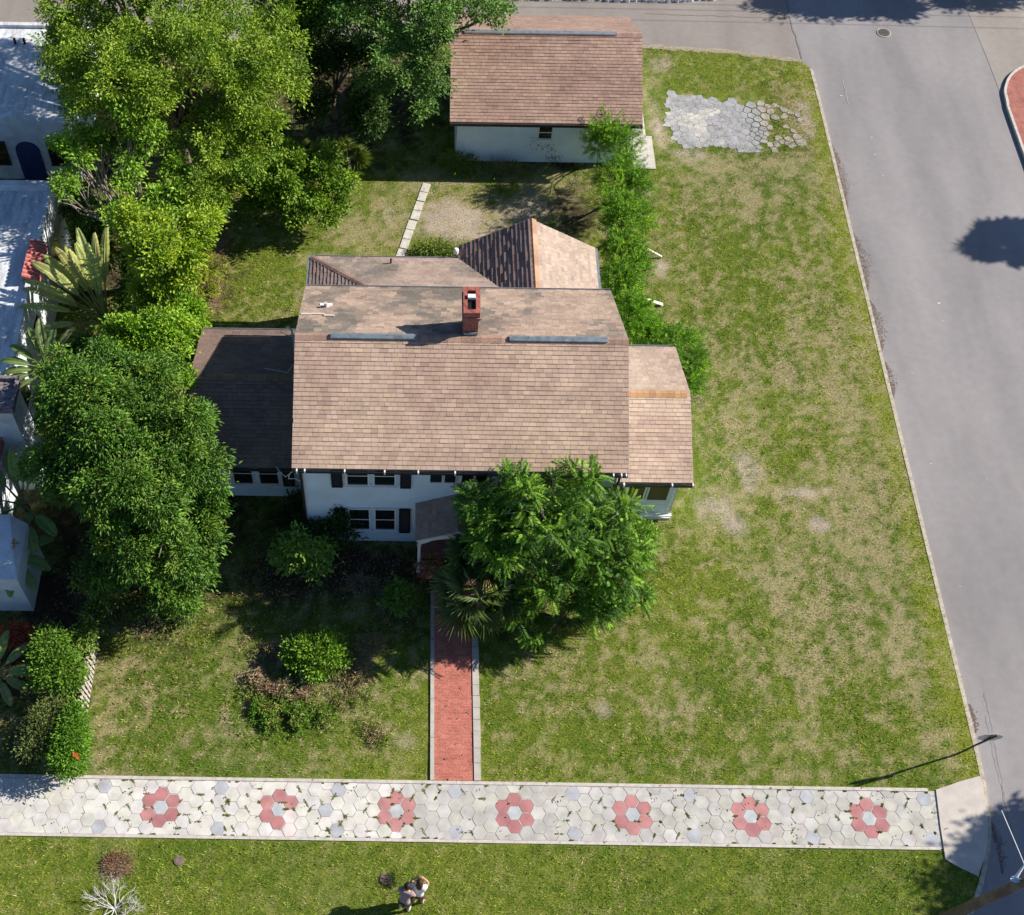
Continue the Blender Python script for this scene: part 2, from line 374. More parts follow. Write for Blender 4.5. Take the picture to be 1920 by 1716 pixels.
# tar seam and cracks on the road
b = MB()
def ribbon(mb, pts, w, z, c=None):
    pts = [np.array(p[:2], float) for p in pts]
    L = []; Rr = []
    for i, p in enumerate(pts):
        d = pts[min(i + 1, len(pts) - 1)] - pts[max(i - 1, 0)]; d /= np.linalg.norm(d) + 1e-9
        nn = np.array([-d[1], d[0]]); ww = w * (.7 + .6 * random.random())
        L.append((*(p + nn * ww / 2), z)); Rr.append((*(p - nn * ww / 2), z))
    n = len(pts)
    mb.add(L + Rr, [(i, n + i, n + i + 1, i + 1) for i in range(n - 1)], c)
def wob(p0, p1, n, a):
    p0, p1 = np.array(p0[:2], float), np.array(p1[:2], float)
    return [p0 + (p1 - p0) * t + rng.normal(0, a, 2) * (0 < t < 1) for t in np.linspace(0, 1, n)]
for q in ((wob((17.76, 51.9), (17.9, 47), 16, .04), .07), (wob((18.9, 16), (18.6, 11), 30, .025), .009), (wob((18.75, 15.2), (18.62, 12), 16, .02), .009)):
    ribbon(b, q[0], q[1], -.088, (.19, .18, .18))
ribbon(b, wob((11, 50.1), (17, 49.9), 20, .04), .03, -.088, (.17, .15, .14))
ribbon(b, wob((9.8, 51.6), (15.6, 51.4), 20, .04), .05, -.088, (.15, .14, .13))
tag(b.build('tar_seams', M['stone']), 'dark tar seams and cracks running along the street edge', 'road crack', kind='structure')
b = MB()
for (x, y, s) in ((1634, 258, .09), (1640, 290, .1), (1655, 330, .06), (1577, 180, .1), (1604, 218, .05), (1760, 569, .12), (1768, 602, .06), (1745, 870, .07), (1675, 395, .05), (1722, 403, .06), (1640, 560, .05), (1710, 700, .05), (1800, 1100, .05), (1760, 1350, .05), (1850, 900, .04), (1557, 262, .07)):
    s *= .55; p = at(x, y, -.1); ribbon(b, [p + np.array([-s, 0, 0]), p, p + np.array([s, s * .3, 0])], s * .7, -.086, (.62, .6, .58))
p1, p2 = at(1580, 150, -.1), at(1592, 196, -.1); ribbon(b, wob(p1, p2, 8, .03), .02, -.086, (.5, .48, .45))
tag(b.build('paint_flecks', M['stone']), 'small pale paint flecks scattered on the grey street', 'paint', kind='structure')
# sand and leaf litter gathered along the kerb
b = MB()
for (y0, y1, wd) in ((41.5, 37.5, .28), (36.2, 33, .35), (32.6, 30.0, .3), (29.5, 27.8, .22), (15.6, 14.6, .12), (11.8, 10.2, .22)):
    xs_ = 18.30 if y0 > 12 else 18.05
    for _ in range(int((y0 - y1) * 190)):
        yy_ = random.uniform(y1, y0); e_ = math.sin(math.pi * (yy_ - y1) / (y0 - y1)); xx_ = xs_ + abs(random.gauss(0, wd * .6 * e_)); s_ = random.uniform(.01, .035); a_ = random.uniform(0, 3)
        g_ = random.uniform(.7, 1.3); ca_, sa_ = math.cos(a_) * s_, math.sin(a_) * s_
        b.add([(xx_ - ca_, yy_ - sa_, -.09), (xx_ + sa_ * .6, yy_ - ca_ * .6, -.086), (xx_ + ca_, yy_ + sa_, -.09), (xx_ - sa_ * .6, yy_ + ca_ * .6, -.088)], [(0, 1, 2, 3)], (.19 * g_, .14 * g_, .105 * g_))
tag(b.build('gutter_litter', M['stone']), kind='stuff'); bpy.data.objects['gutter_litter']['label'] = 'brown sand and leaf litter along the street kerb'; bpy.data.objects['gutter_litter']['category'] = 'litter'

# lawn block
STEP = .13
xs = np.arange(-24, 18.4, STEP); ys = np.arange(6.2, 48.1, STEP)
XX, YY = np.meshgrid(xs, ys); 
C, dd, ss, so_ = lawn(XX.ravel(), YY.ravel())
# two mounds of weeds and general unevenness
ZZ = (fbm(XX.ravel(), YY.ravel(), 1.5, 3, 9) - .5) * .03
V = np.stack([XX.ravel(), YY.ravel(), ZZ], -1)
nx, ny = len(xs), len(ys)
ii = (np.arange(ny - 1)[:, None] * nx + np.arange(nx - 1)[None, :]).ravel()
Fq = np.stack([ii, ii + 1, ii + nx + 1, ii + nx], -1)
cx, cy = V[Fq].mean(1)[:, 0], V[Fq].mean(1)[:, 1]
Fq = Fq[inpoly(cx, cy, POLY)]
tag(npmesh('lawn', V, Fq, C, M['lawn']), kind='structure')
b = MB(); ribbon(b, wob((-15, 47.82), (10.7, 47.58), 90, .04) + wob((10.9, 47.57), (14.5, 47.33), 14, .03) + wob((14.7, 47.3), (17.8, 46.72), 12, .03), .26, .012, (.33, .28, .21)); ribbon(b, wob((-30, 47.85), (17.7, 46.85), 2, 0), .02, -.05, (.3, .27, .22))
b.v = [(p[0], p[1], p[2] if i % 1 == 0 else 0) for i, p in enumerate(b.v)]
tag(b.build('dirt_edge', M['stone']), kind='structure')
b = MB(); b.add([(-200, 6.3, -.012), (-23.8, 6.3, -.012), (-23.8, 47.8, -.012), (-200, 47.8, -.012)], [(0, 1, 2, 3)]); tag(b.build('ground_west', M['under']), kind='structure')

# kerb following the lawn edge
def strip(name, pts, w_out, w_in, z0, z1, mat, joint=None):
    pts = [np.array(p, float) for p in pts]; mb = MB(); L = []; Rr = []
    for i, p in enumerate(pts):
        d = pts[min(i + 1, len(pts) - 1)] - pts[max(i - 1, 0)]; d /= np.linalg.norm(d)
        nn = np.array([-d[1], d[0]]); L.append(p + nn * w_out); Rr.append(p - nn * w_in)
    n = len(pts)
    vs = [(*p, z1) for p in L] + [(*p, z1) for p in Rr] + [(*p, z0) for p in L] + [(*p, z0) for p in Rr]
    fs = []
    for i in range(n - 1):
        fs += [(i, n + i, n + i + 1, i + 1), (i, i + 1, 2 * n + i + 1, 2 * n + i), (n + i, 3 * n + i, 3 * n + i + 1, n + i + 1)]
    mb.add(vs, fs); return tag(mb.build(name, mat), kind='structure')
def smooth_pts(P_, k=6):
    out = []
    for i in range(len(P_) - 1):
        p0 = np.array(P_[max(i - 1, 0)], float); p1 = np.array(P_[i], float); p2 = np.array(P_[i + 1], float); p3 = np.array(P_[min(i + 2, len(P_) - 1)], float)
        for t in np.linspace(0, 1, k, endpoint=False):
            out.append(.5 * ((2 * p1) + (-p0 + p2) * t + (2 * p0 - 5 * p1 + 4 * p2 - p3) * t * t + (-p0 + 3 * p1 - 3 * p2 + p3) * t ** 3))
    out.append(np.array(P_[-1], float)); return out
strip('kerb', smooth_pts(BND[6:18]), .085, .05, -.14, .012, M['kerb'])

# brick verge across the street with its white kerb
VP = [(60, 46.95), (40, 46.95), (30.5, 46.95), (29.2, 46.9), (28.2, 46.65), (27.4, 46.1), (26.9, 45.3), (26.68, 44.3), (26.6, 41), (26.6, 20), (26.6, -40)]
vp = smooth_pts(VP)
b = MB(); b.prism([tuple(p) for p in vp] + [(60, -40)], -.12, .0); tag(b.build('brick_verge', M['brickverge']), kind='structure')
strip('verge_kerb', vp, .02, .09, -.14, .03, plain('verge_kerb_concrete', (.56, .53, .48), .8, (5, .75, 1.1)))

# ------------------------------------------------------------------ driveway pad: cracked concrete made of real slabs
pad = MB()
cells = []
px0, px1, py0, py1 = 10.95, 17.2, 40.7, 45.0
def voro(n, seed, x0, x1, y0, y1, relax=2):
    r = np.random.default_rng(seed); P = np.stack([r.uniform(x0, x1, n), r.uniform(y0, y1, n)], -1)
    def cell(i):
        poly = [(x0, y0), (x1, y0), (x1, y1), (x0, y1)]
        dist = ((P - P[i]) ** 2).sum(1)
        for j in np.argsort(dist)[1:26]:
            m_ = (P[i] + P[j]) / 2; d = P[j] - P[i]; out = []
            for k in range(len(poly)):
                a, b_ = np.array(poly[k]), np.array(poly[(k + 1) % len(poly)])
                sa, sb = (a - m_) @ d, (b_ - m_) @ d
                if sa <= 0: out.append(tuple(a))
                if sa * sb < 0: out.append(tuple(a + (b_ - a) * sa / (sa - sb)))
            poly = out
            if len(poly) < 3: break
        return poly
    for _ in range(relax):
        Q = []
        for i in range(n):
            c = cell(i); Q.append(np.mean(c, 0) if len(c) > 2 else P[i])
        P = np.array(Q)
    return [cell(i) for i in range(n)]
for poly in voro(300, 5, px0, px1, py0, py1):
    if len(poly) < 3 or (min(p[1] for p in poly) < py0 + .01 and random.random() < .6): continue
    c0 = np.mean(poly, 0)
    t = (c0[0] - px0) / (px1 - px0); sy = (c0[1] - py0) / (py1 - py0)
    edge_noise = random.random() * .12
    q_ = float(fbm(np.array([c0[0]]), np.array([c0[1]]), .9, 3, 55)[0]) * .3 - .15
    if t > .98 + q_ or (sy > .90 - .22 * t + q_) or (t > .68 and random.random() < (t - .62) * 2.0) or (sy < .18 - t * .5 + q_ * .5) or (t < .02 + q_ * .6) or (t < .10 and sy > .8): continue
    g = .335 + random.uniform(-.03, .03)
    cc = (g, g, g * 1.04)
    if t > .72: cc = (.40, .36, .32)
    wn = float(fbm(np.array([c0[0] + 40]), np.array([c0[1]]), .7, 3, 77)[0])
    if t < .42 and sy < .62: k_ = min(max((wn - .46) * 6, 0), 1); cc = tuple(a_ * (1 - k_) + b_ * k_ for a_, b_ in zip(cc, (.50, .48, .45)))
    sh = random.uniform(.955, .985) if t < .62 else .86
    poly2 = [tuple(c0 + (np.array(p) - c0) * sh) for p in poly]
    pad.prism(poly2, -.03, .020 + random.uniform(-.003, .003), cc)
tag(pad.build('driveway_slab', M['paver']), kind='structure')
# ------------------------------------------------------------------ paths
b = MB()
pa, pb = at(801, 345), at(748, 487)
segs = np.linspace(0, 1, 9)
for i in range(8):
    t0, t1 = segs[i], segs[i + 1] - .012
    q0 = pa + (pb - pa) * t0; q1 = pa + (pb - pa) * t1; d = (q1 - q0) / np.linalg.norm(q1 - q0); nn = np.array([-d[1], d[0], 0]) * (.16 + .01 * random.random())
    j = random.uniform(-.02, .02)
    b.prism([tuple((q0 + nn)[:2] + j), tuple((q1 + nn)[:2] + j), tuple((q1 - nn)[:2] + j), tuple((q0 - nn)[:2] + j)], -.02, .04)
tag(b.build('garden_path', plain('worn_path_concrete', (.60, .57, .52), .85, (5, .75, 1.1), n2=(22, .85, 1.08))), kind='structure')
b = MB(); b.box(.99, 2.22, 12.74, 19.3, -.05, .045); tag(b.build('brick_walkway', M['brickwalk']), kind='structure')
b = MB()
y = 12.74
while y < 19.3:
    L_ = random.uniform(1.0, 1.5); y2 = min(y + L_, 19.3)
    b.box(.86, .985, y + .006, y2 - .006, -.05, .058 + random.uniform(0, .006)); y = y2
y = 12.74
while y < 19.3:
    L_ = random.uniform(.35, .6); y2 = min(y + L_, 19.3)
    b.box(2.225, 2.44 + random.uniform(-.015, .015), y + .006, y2 - .006, -.05, .07 + random.uniform(0, .01)); y = y2
tag(b.build('walkway_edging', M['concrete']), kind='structure')
# concrete apron beside the garage
b = MB()
b.box(9.3, 10.45, 39.6, 41.6, -.03, .05); b.box(9.3, 10.2, 41.63, 44.3, -.03, .045); b.box(9.3, 10.0, 44.33, 46.4, -.03, .05)
tag(b.build('garage_apron', M['concrete']), kind='structure')

# ------------------------------------------------------------------ hex sidewalk
b = MB(); b.prism([(-40, 10.8), (16.38, 10.87), (16.55, 12.65), (-40, 12.74)], -.05, .016)
tag(b.build('sidewalk_bed', plain('sandy_bed', (.50, .48, .45), .9, (9, .6, 1.12))), kind='structure')
b = MB()
PX_, PYR, CX0, CY0 = .362, .418, -7.41, 11.765
S_ = PX_ / 1.5
weedpts = []
for ci in range(-70, 66):
    x = CX0 + ci * PX_
    for rj in range(-4, 5):
        yy = CY0 + (rj + (.5 if ci % 2 else 0)) * PYR
        if yy < 10.98 - .1 or yy > 12.62 + .1: continue
        if x > 16.2: continue
        fl = (ci + 5) % 10 - 5                     # column offset from the nearest flower, -5..4
        k = round((x - CX0 - fl * PX_) / (10 * PX_))
        dy = (yy - CY0) / PYR; cc = None
        isf = k >= 0 and k <= 6
        red = random.choice([(.45, .20, .20), (.42, .185, .19), (.49, .235, .23)])
        if isf:
            if fl == 0 and abs(dy) < .1: cc = (.48, .50, .52)
            elif fl == 0 and abs(abs(dy) - 1) < .1: cc = red
            elif abs(fl) == 1 and abs(abs(dy) - .5) < .1: cc = red
            if k == 1 and fl == 1 and dy < 0: cc = (.72, .62, .6)
        if fl == -5 and abs(abs(dy) - 1.5) < .1: cc = (.43, .44, .48)
        if k == 1 and fl == 4 and abs(dy) < .3: cc = (.45, .46, .5)
        if cc is None:
            left = x < -9.3; mid = x > 0
            g = random.uniform(.56, .64) if left else (random.uniform(.46, .55) if mid else random.uniform(.60, .68))
            cc = (g, g * random.uniform(.95, .985), g * random.uniform(.86, .94))
        sq = .97 if x < -9.3 else random.uniform(.93, .985)
        jx, jy, jr = rng.normal(0, .008), rng.normal(0, .008), rng.normal(0, .02)
        pts = []
        for q in range(6):
            a = math.pi / 3 * q + jr
            pts.append((x + jx + S_ * sq * math.cos(a), min(max(yy + jy + S_ * sq * math.sin(a), 10.93), 12.62)))
        if max(p[1] for p in pts) - min(p[1] for p in pts) < .08: continue
        b.prism(pts, .0, .025 + random.uniform(-.003, .003), cc)
        if x > -9.3:
            for q in range(6):
                if random.random() < (.13 if x < 1 else .07):
                    a = math.pi / 3 * q; weedpts.append((x + S_ * math.cos(a), yy + S_ * math.sin(a)))
tag(b.build('sidewalk', M['paver']), kind='structure')
b = MB()
x = -40
while x < 16.2:
    x2 = min(x + random.uniform(1.2, 2.2), 16.3)
    b.box(x + .004, x2 - .004, 12.63, 12.73, -.03, .04 + random.uniform(0, .004)); b.box(x + .004, x2 - .004, 10.83, 10.92, -.03, .04 + random.uniform(0, .004)); x = x2
tag(b.build('sidewalk_border', plain('pale_border_concrete', (.54, .50, .455), .85, (6, .8, 1.1))), kind='structure')
b = MB()
rp = [at(*q)[:2] for q in ((1772, 1612), (1800, 1628), (1833, 1643), (1848, 1600), (1851, 1560), (1847, 1500), (1836, 1456), (1800, 1466), (1754, 1482), (1762, 1548))]
rp = [tuple(p) for p in rp]
b.prism(rp, -.05, .05); tag(b.build('sidewalk_ramp', plain('ramp_concrete', (.53, .485, .44), .85, (2, .85, 1.08), n2=(25, .92, 1.05))), kind='structure')

# ------------------------------------------------------------------ grass blades over the lawn (one mass)
nb_ = 760000
X = rng.uniform(-20, 18.2, nb_); Y = rng.uniform(6.4, 47.6, nb_)
# keep what the camera side of the lot could show, thinner in dry and sandy places
X0_, Y0_ = X, Y; X = X + rng.normal(0, .04, nb_); Y = Y + rng.normal(0, .04, nb_)
k = inpoly(X, Y, POLY)
k &= ~((X > -3.4) & (X < 6.7) & (Y > 21.2) & (Y < 31.4)); k &= ~((X > 1.8) & (X < 9.2) & (Y > 39.9) & (Y < 46.1)); k &= ~((X > -7.1) & (X < 9.2) & (Y > 22.9) & (Y < 27.5))
k &= ~((Y > 10.78) & (Y < 12.78) & (X < 16.6)); k &= ~((X > .84) & (X < 2.46) & (Y > 12.7) & (Y < 19.6)); k &= ~((X < -13.8) & (Y > 18.3)); k &= ~inpoly(X, Y, rp)
k &= ~((X > .3) & (X < 3) & (Y > 19.4) & (Y < 21.3)); k &= ~((X > 9.25) & (X < 10.5) & (Y > 39.6) & (Y < 46.4)); k &= ~((X > 11.1) & (X < 15.8) & (Y > 41.1) & (Y < 44.5))
k &= (X > -12.6) | (Y > 18.4) | (Y < 18.4)
d_ = (pb_ := (pa[:2] - pb[:2])); tt = ((X - pb_[0] * 0 - at(748, 487)[0]) * d_[0] + (Y - at(748, 487)[1]) * d_[1]) / (d_ @ d_)
dist = np.abs((X - at(748, 487)[0]) * d_[1] - (Y - at(748, 487)[1]) * d_[0]) / np.linalg.norm(d_); k &= ~((dist < .17) & (tt > 0) & (tt < 1))
X, Y = X0_[k], Y0_[k]
c_, dr, sa, so2 = lawn(X, Y, True)
k = rng.random(len(X)) < np.clip(1.05 - .35 * dr - .9 * sa - .8 * so2, .04, 1)
X, Y, c_, dr, so2 = X[k], Y[k], c_[k], dr[k], so2[k]
n_ = len(X); hgt = rng.uniform(.035, .095, n_) * (1 - .35 * dr) * (1 - .2 * so2); a = rng.uniform(0, 2 * math.pi, n_); ln = rng.uniform(.2, 1.1, n_) * hgt
wdt = rng.uniform(.014, .028, n_)
P0 = np.stack([X, Y, np.full(n_, -.012)], -1); side = np.stack([-np.sin(a), np.cos(a), np.zeros(n_)], -1) * wdt[:, None] / 2
tip = P0 + np.stack([np.cos(a) * ln * 1.6, np.sin(a) * ln * 1.6, hgt], -1)
V = np.stack([P0 - side, P0 + side, tip], 1).reshape(-1, 3); F_ = np.arange(3 * n_).reshape(n_, 3)
cl_ = fbm(X, Y, .09, 2, 66); cc = c_ * rng.uniform(.38, 1.75, (n_, 1)) * (.25 + 1.55 * cl_[:, None]); k2 = rng.random(n_) < .12; cc[k2] = cc[k2] * .4 + np.array([.36, .30, .13]) * .6
o = npmesh('grass', V, F_, np.repeat(cc, 3, 0), M['blade'], None); tag(o, 'short mown grass, green with dry tan patches, covering the lot', 'grass', kind='stuff')

# ------------------------------------------------------------------ roofs and houses
def nrm(a): a = np.array(a, float); return a / np.linalg.norm(a)
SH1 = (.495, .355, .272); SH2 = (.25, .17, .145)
def shingles(mb, O, u, v, ulo, uhi, L, e=.142, base=(.43, .272, .218), var=.11, stain=0, tone=None, seed=0, tk=(.010, .020), width=(.17, .28)):
    r = random.Random(seed); O = np.array(O, float); u = nrm(u); v = nrm(v); n = np.cross(u, v)
    if n[2] < 0: n = -n
    k = 0; vv = 0
    a0, a1 = ulo(0), uhi(0); 
    # deck under the courses
    NS = 24
    vs = []
    for i in range(NS + 1):
        t = L * i / NS; vs += [O + u * ulo(t) + v * t, O + u * uhi(t) + v * t]
    fs = [(2 * i, 2 * i + 1, 2 * i + 3, 2 * i + 2) for i in range(NS)]
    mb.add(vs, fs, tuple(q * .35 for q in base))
    rowtone = 1
    while vv < L:
        v1 = min(vv + e, L); lo, hi = ulo((vv + v1) / 2), uhi((vv + v1) / 2)
        rowtone = r.uniform(.95, 1.05)
        x = lo - r.uniform(0, .3)
        while x < hi:
            wd = r.uniform(*width); xa, xb = max(x, lo), min(x + wd - .006, hi); x += wd
            if xb - xa < .01: continue
            t = r.uniform(*tk); g = r.uniform(1 - var, 1 + var) * rowtone
            cc = [q * g for q in base]
            if r.random() < .12: cc = [cc[0] * 1.02, cc[1] * 1.06, cc[2] * .99]
            if r.random() < .10: cc = [cc[0] * .88, cc[1] * .86, cc[2] * .88]
            pm = O + u * (xa + xb) / 2 + v * vv
            if stain:
                s_ = float(fbm(np.array([pm[0]]), np.array([pm[1]]), 1.3, 4, 21)[0]) + float(fbm(np.array([pm[0]]), np.array([pm[1]]), .25, 2, 22)[0] - .5) * .4
                s_ = min(max((s_ - .42) * 4, 0), 1) * stain
                cc = [cc[0] * (1 - .55 * s_), cc[1] * (1 - .47 * s_), cc[2] * (1 - .42 * s_)]
            else:
                s_ = float(fbm(np.array([pm[0]]), np.array([pm[1]]), 1.6, 3, 31)[0]) - .5
                cc = [cc[0] * (1 + .25 * s_), cc[1] * (1 + .35 * s_), cc[2] * (1 + .3 * s_)]
            A = O + u * xa + v * vv + n * (t + .006); B_ = O + u * xb + v * vv + n * (t + .006)
            C_ = O + u * xb + v * v1 + n * .004; D_ = O + u * xa + v * v1 + n * .004
            E_ = O + u * xa + v * vv + n * .001; F_ = O + u * xb + v * vv + n * .001
            mb.add([A, B_, C_, D_, E_, F_], [(0, 1, 2, 3), (4, 5, 1, 0)], tuple(cc))
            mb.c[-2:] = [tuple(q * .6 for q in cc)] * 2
        vv += e
def caps(mb, p0, p1, wd, drop, e=.2, base=(.45, .29, .2), across=None, seed=1, lift=.02):
    r = random.Random(seed); p0 = np.array(p0, float); p1 = np.array(p1, float); d = p1 - p0; L = np.linalg.norm(d); d /= L
    a = nrm(across if across is not None else np.cross(d, [0, 0, 1])); s = 0
    up = np.array([0, 0, 1.])
    while s < L - .02:
        s1 = min(s + e, L); g = r.uniform(.78, 1.15); cc = (base[0] * g, base[1] * g * r.uniform(.95, 1.05), base[2] * g)
        A = p0 + d * s; B_ = p0 + d * s1; l0, l1 = lift + .014, lift
        vs = []
        for P, l in ((A, l0), (B_, l1)):
            vs += [P + a * wd - up * (drop - l), P + up * l, P - a * wd - up * (drop - l)]
        vs += [A + a * wd - up * (drop - l0 + .02), A + up * (l0 - .02), A - a * wd - up * (drop - l0 + .02)]
        mb.add(vs, [(0, 1, 4, 3), (1, 2, 5, 4), (6, 7, 1, 0), (7, 8, 2, 1)], cc); s = s1 + .012
def gable_x(parent, name, x0, x1, yf, yb, ze, zr, base, label=None, stain=.9, stainf=0, cap=True, capx=None, seed=0, fascia='dark_trim', e=.142, capbase=(.45, .29, .2)):
    ym = (yf + yb) / 2; mb = MB(); Wd = x1 - x0
    Lf = math.hypot(ym - yf, zr - ze); Lb = math.hypot(yb - ym, zr - ze)
    shingles(mb, (x0, yf, ze), (1, 0, 0), (0, ym - yf, zr - ze), lambda t: 0, lambda t: Wd, Lf, e, base, seed=seed, stain=stainf)
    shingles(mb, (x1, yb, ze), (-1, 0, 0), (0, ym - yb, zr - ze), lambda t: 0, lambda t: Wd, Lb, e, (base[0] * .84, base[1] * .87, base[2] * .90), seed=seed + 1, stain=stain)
    # body of the roof: underside and rake boards
    th = .13
    mb.add([(x0 + .01, yf + .01, ze - .02), (x0 + .01, ym, zr - .02), (x0 + .01, yb - .01, ze - .02), (x0 + .01, yb - .01, ze - th), (x0 + .01, ym, zr - th), (x0 + .01, yf + .01, ze - th),
            (x1 - .01, yf + .01, ze - .02), (x1 - .01, ym, zr - .02), (x1 - .01, yb - .01, ze - .02), (x1 - .01, yb - .01, ze - th), (x1 - .01, ym, zr - th), (x1 - .01, yf + .01, ze - th)],
           [(0, 1, 4, 5), (1, 2, 3, 4), (6, 11, 10, 7), (7, 10, 9, 8), (5, 4, 10, 11), (4, 3, 9, 10), (0, 5, 11, 6), (2, 8, 9, 3)], (.5, .48, .45))
    o = mb.build(name, M['shingle'], parent)
    if label: o['label'] = label
    if cap:
        cb = MB(); c0, c1 = capx or (x0, x1); slope = (zr - ze) / (ym - yf)
        caps(cb, (c1, ym, zr), (c0, ym, zr), .15, .15 * slope, base=capbase, across=(0, 1, 0), seed=seed + 5)
        cb.build('ridge_cap', M['shingle'], o)
    return o
def siding_wall(mb, p0, p1, z0, z1, lap=.18, out=None, gable=None):
    p0 = np.array([*p0, 0.]); p1 = np.array([*p1, 0.]); d = nrm(p1 - p0); L = np.linalg.norm(p1 - p0); n = np.array([d[1], -d[0], 0])
    z = z0
    while z < z1 - .01:
        zt = min(z + lap, z1)
        A = p0 + n * .022 + [0, 0, z]; B_ = p1 + n * .022 + [0, 0, z]; C_ = p1 + n * .004 + [0, 0, zt]; D_ = p0 + n * .004 + [0, 0, zt]
        E_ = p0 + [0, 0, z]; F_ = p1 + [0, 0, z]
        mb.add([A, B_, C_, D_, E_, F_], [(0, 1, 2, 3), (4, 5, 1, 0)], (1, 1, 1)); z = zt
def walls(parent, name, x0, x1, y0, y1, z0, z1, mat, ridge=None, label=None, lap=.18):
    mb = MB()
    mb.box(x0, x1, y0, y1, z0, z1)
    siding_wall(mb, (x0 - .0, y0), (x1 + .0, y0), z0 + .05, z1, lap); siding_wall(mb, (x1, y0), (x1, y1), z0 + .05, z1, lap)
    siding_wall(mb, (x1, y1), (x0, y1), z0 + .05, z1, lap); siding_wall(mb, (x0, y1), (x0, y0), z0 + .05, z1, lap)
    if ridge:
        ym = (y0 + y1) / 2
        for x in (x0, x1):
            mb.add([(x, y0, z1 - .01), (x, y1, z1 - .01), (x, ym, ridge)], [(0, 1, 2) if x == x0 else (0, 2, 1)])
    o = mb.build(name, mat, parent)
    if label: o['label'] = label
    return o
def window(parent, x0, x1, z0, z1, y, rail=True, fr=.05, label=None, frame='trim', glass='glass', sill=True, recess=True):
    mb = MB(); d0, d1 = y - .065, y + .02
    mb.box(x0 - fr, x0, d0, d1, z0 - fr, z1 + fr); mb.box(x1, x1 + fr, d0, d1, z0 - fr, z1 + fr)
    mb.box(x0, x1, d0, d1, z0 - fr, z0); mb.box(x0, x1, d0, d1, z1, z1 + fr)
    if rail: zm = (z0 + z1) / 2; mb.box(x0, x1, y - .052, y - .02, zm - .022, zm + .022)
    if sill: mb.box(x0 - fr - .03, x1 + fr + .03, y - .10, y - .066, z0 - fr - .03, z0 - fr + .015)
    o = mb.build('window', M[frame], parent)
    if label: o['label'] = label
    g = MB()
    if rail:
        g.box(x0, x1, y - .034, y - .026, z0, zm - .022); g.box(x0, x1, y - .046, y - .038, zm + .022, z1)
    else: g.box(x0, x1, y - .04, y - .032, z0, z1)
    g.build('pane', M[glass], o)
    return o
def shutter(parent, x0, x1, z0, z1, y, label=None):
    mb = MB(); mb.box(x0, x0 + .05, y - .07, y - .024, z0, z1); mb.box(x1 - .05, x1, y - .07, y - .024, z0, z1)
    mb.box(x0 + .05, x1 - .05, y - .07, y - .024, z0, z0 + .07); mb.box(x0 + .05, x1 - .05, y - .07, y - .024, z1 - .07, z1)
    z = z0 + .08
    while z < z1 - .1:
        mb.add([(x0 + .05, y - .062, z), (x1 - .05, y - .062, z), (x1 - .05, y - .03, z + .045), (x0 + .05, y - .03, z + .045)], [(0, 1, 2, 3)]); z += .05
    mb.box(x0 + .05, x1 - .05, y - .028, y - .024, z0 + .07, z1 - .07)
    o = mb.build('shutter', M['shutter'], parent)
    if label: o['label'] = label
def gutter(parent, x0, x1, y, z, s=-1, mat='dark_trim', clips=(), ends=True):
    mb = MB(); yo = y + s * .11
    a, c = sorted((y + s * .004, yo))
    mb.box(x0, x1, a, c, z - .13, z - .115)                      # bottom
    if s < 0: mb.box(x0, x1, yo, yo + .012, z - .115, z - .015)
    else: mb.box(x0, x1, yo - .012, yo, z - .115, z - .015)
    mb.box(x0, x0 + .01, a, c, z - .115, z - .02); mb.box(x1 - .01, x1, a, c, z - .115, z - .02)
    o = mb.build('gutter', M[mat], parent)
    if clips:
        for cx_ in clips:
            k = MB(); k.box(cx_ - .022, cx_ + .022, a - .012, c, z - .035, z - .005); k.box(cx_ - .022, cx_ + .022, yo - .018 if s < 0 else yo, yo if s < 0 else yo + .018, z - .13, z - .005)
            k.build('gutter_strap', M['trim'], o)
    return o
def vent_strip(parent, x0, x1, y, z, slope, mat='ventmetal'):
    mb = MB(); w_ = .105
    for s in (-1, 1):
        mb.add([(x0, y, z + .10), (x1, y, z + .10), (x1, y + s * w_, z + .10 - w_ * slope), (x0, y + s * w_, z + .10 - w_ * slope)], [(0, 1, 2, 3) if s < 0 else (0, 3, 2, 1)])
        mb.add([(x0, y + s * w_, z + .10 - w_ * slope), (x1, y + s * w_, z + .10 - w_ * slope), (x1, y + s * w_, z + .02 - w_ * slope), (x0, y + s * w_, z + .02 - w_ * slope)], [(0, 1, 2, 3)])
    for x in (x0, x1): mb.add([(x, y, z + .10), (x, y - w_, z + .10 - w_ * slope), (x, y - w_, z - w_ * slope), (x, y + w_, z - w_ * slope), (x, y + w_, z + .10 - w_ * slope)], [(0, 1, 2, 3, 4)])
    xx = x0 + .6
    while xx < x1 - .2:
        mb.box(xx, xx + .02, y - .02, y + .02, z + .09, z + .112); xx += 1.2
    return mb.build('ridge_vent', M[mat], parent)

house = thing('house', 'two storey white clapboard house with brown shingle roof, brick chimney and black shutters', 'house', (1.7, 24.6, 0))
ZE, ZR, YF, YB, XL, XR = 5.1, 7.05, 20.94, 28.37, -3.61, 6.93
YM = (YF + YB) / 2; SL = (ZR - ZE) / (YM - YF)
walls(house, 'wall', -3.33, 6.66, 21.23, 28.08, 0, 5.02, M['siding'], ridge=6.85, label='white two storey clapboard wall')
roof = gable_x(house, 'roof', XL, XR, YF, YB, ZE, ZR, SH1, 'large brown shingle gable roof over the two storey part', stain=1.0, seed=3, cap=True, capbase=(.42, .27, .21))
vent_strip(roof, -2.48, .25, YM, ZR, SL); vent_strip(roof, 3.16, 6.25, YM, ZR, SL)
gutter(house, XL + .02, XR - .03, YF, ZE, -1, clips=(-3.45, -3.2, -1.95, -.7, .35, 1.5, 2.95, 4.5, 6.45, 6.7, 6.85))
gutter(house, XL + .02, XR - .03, YB, ZE, 1, 'metal')
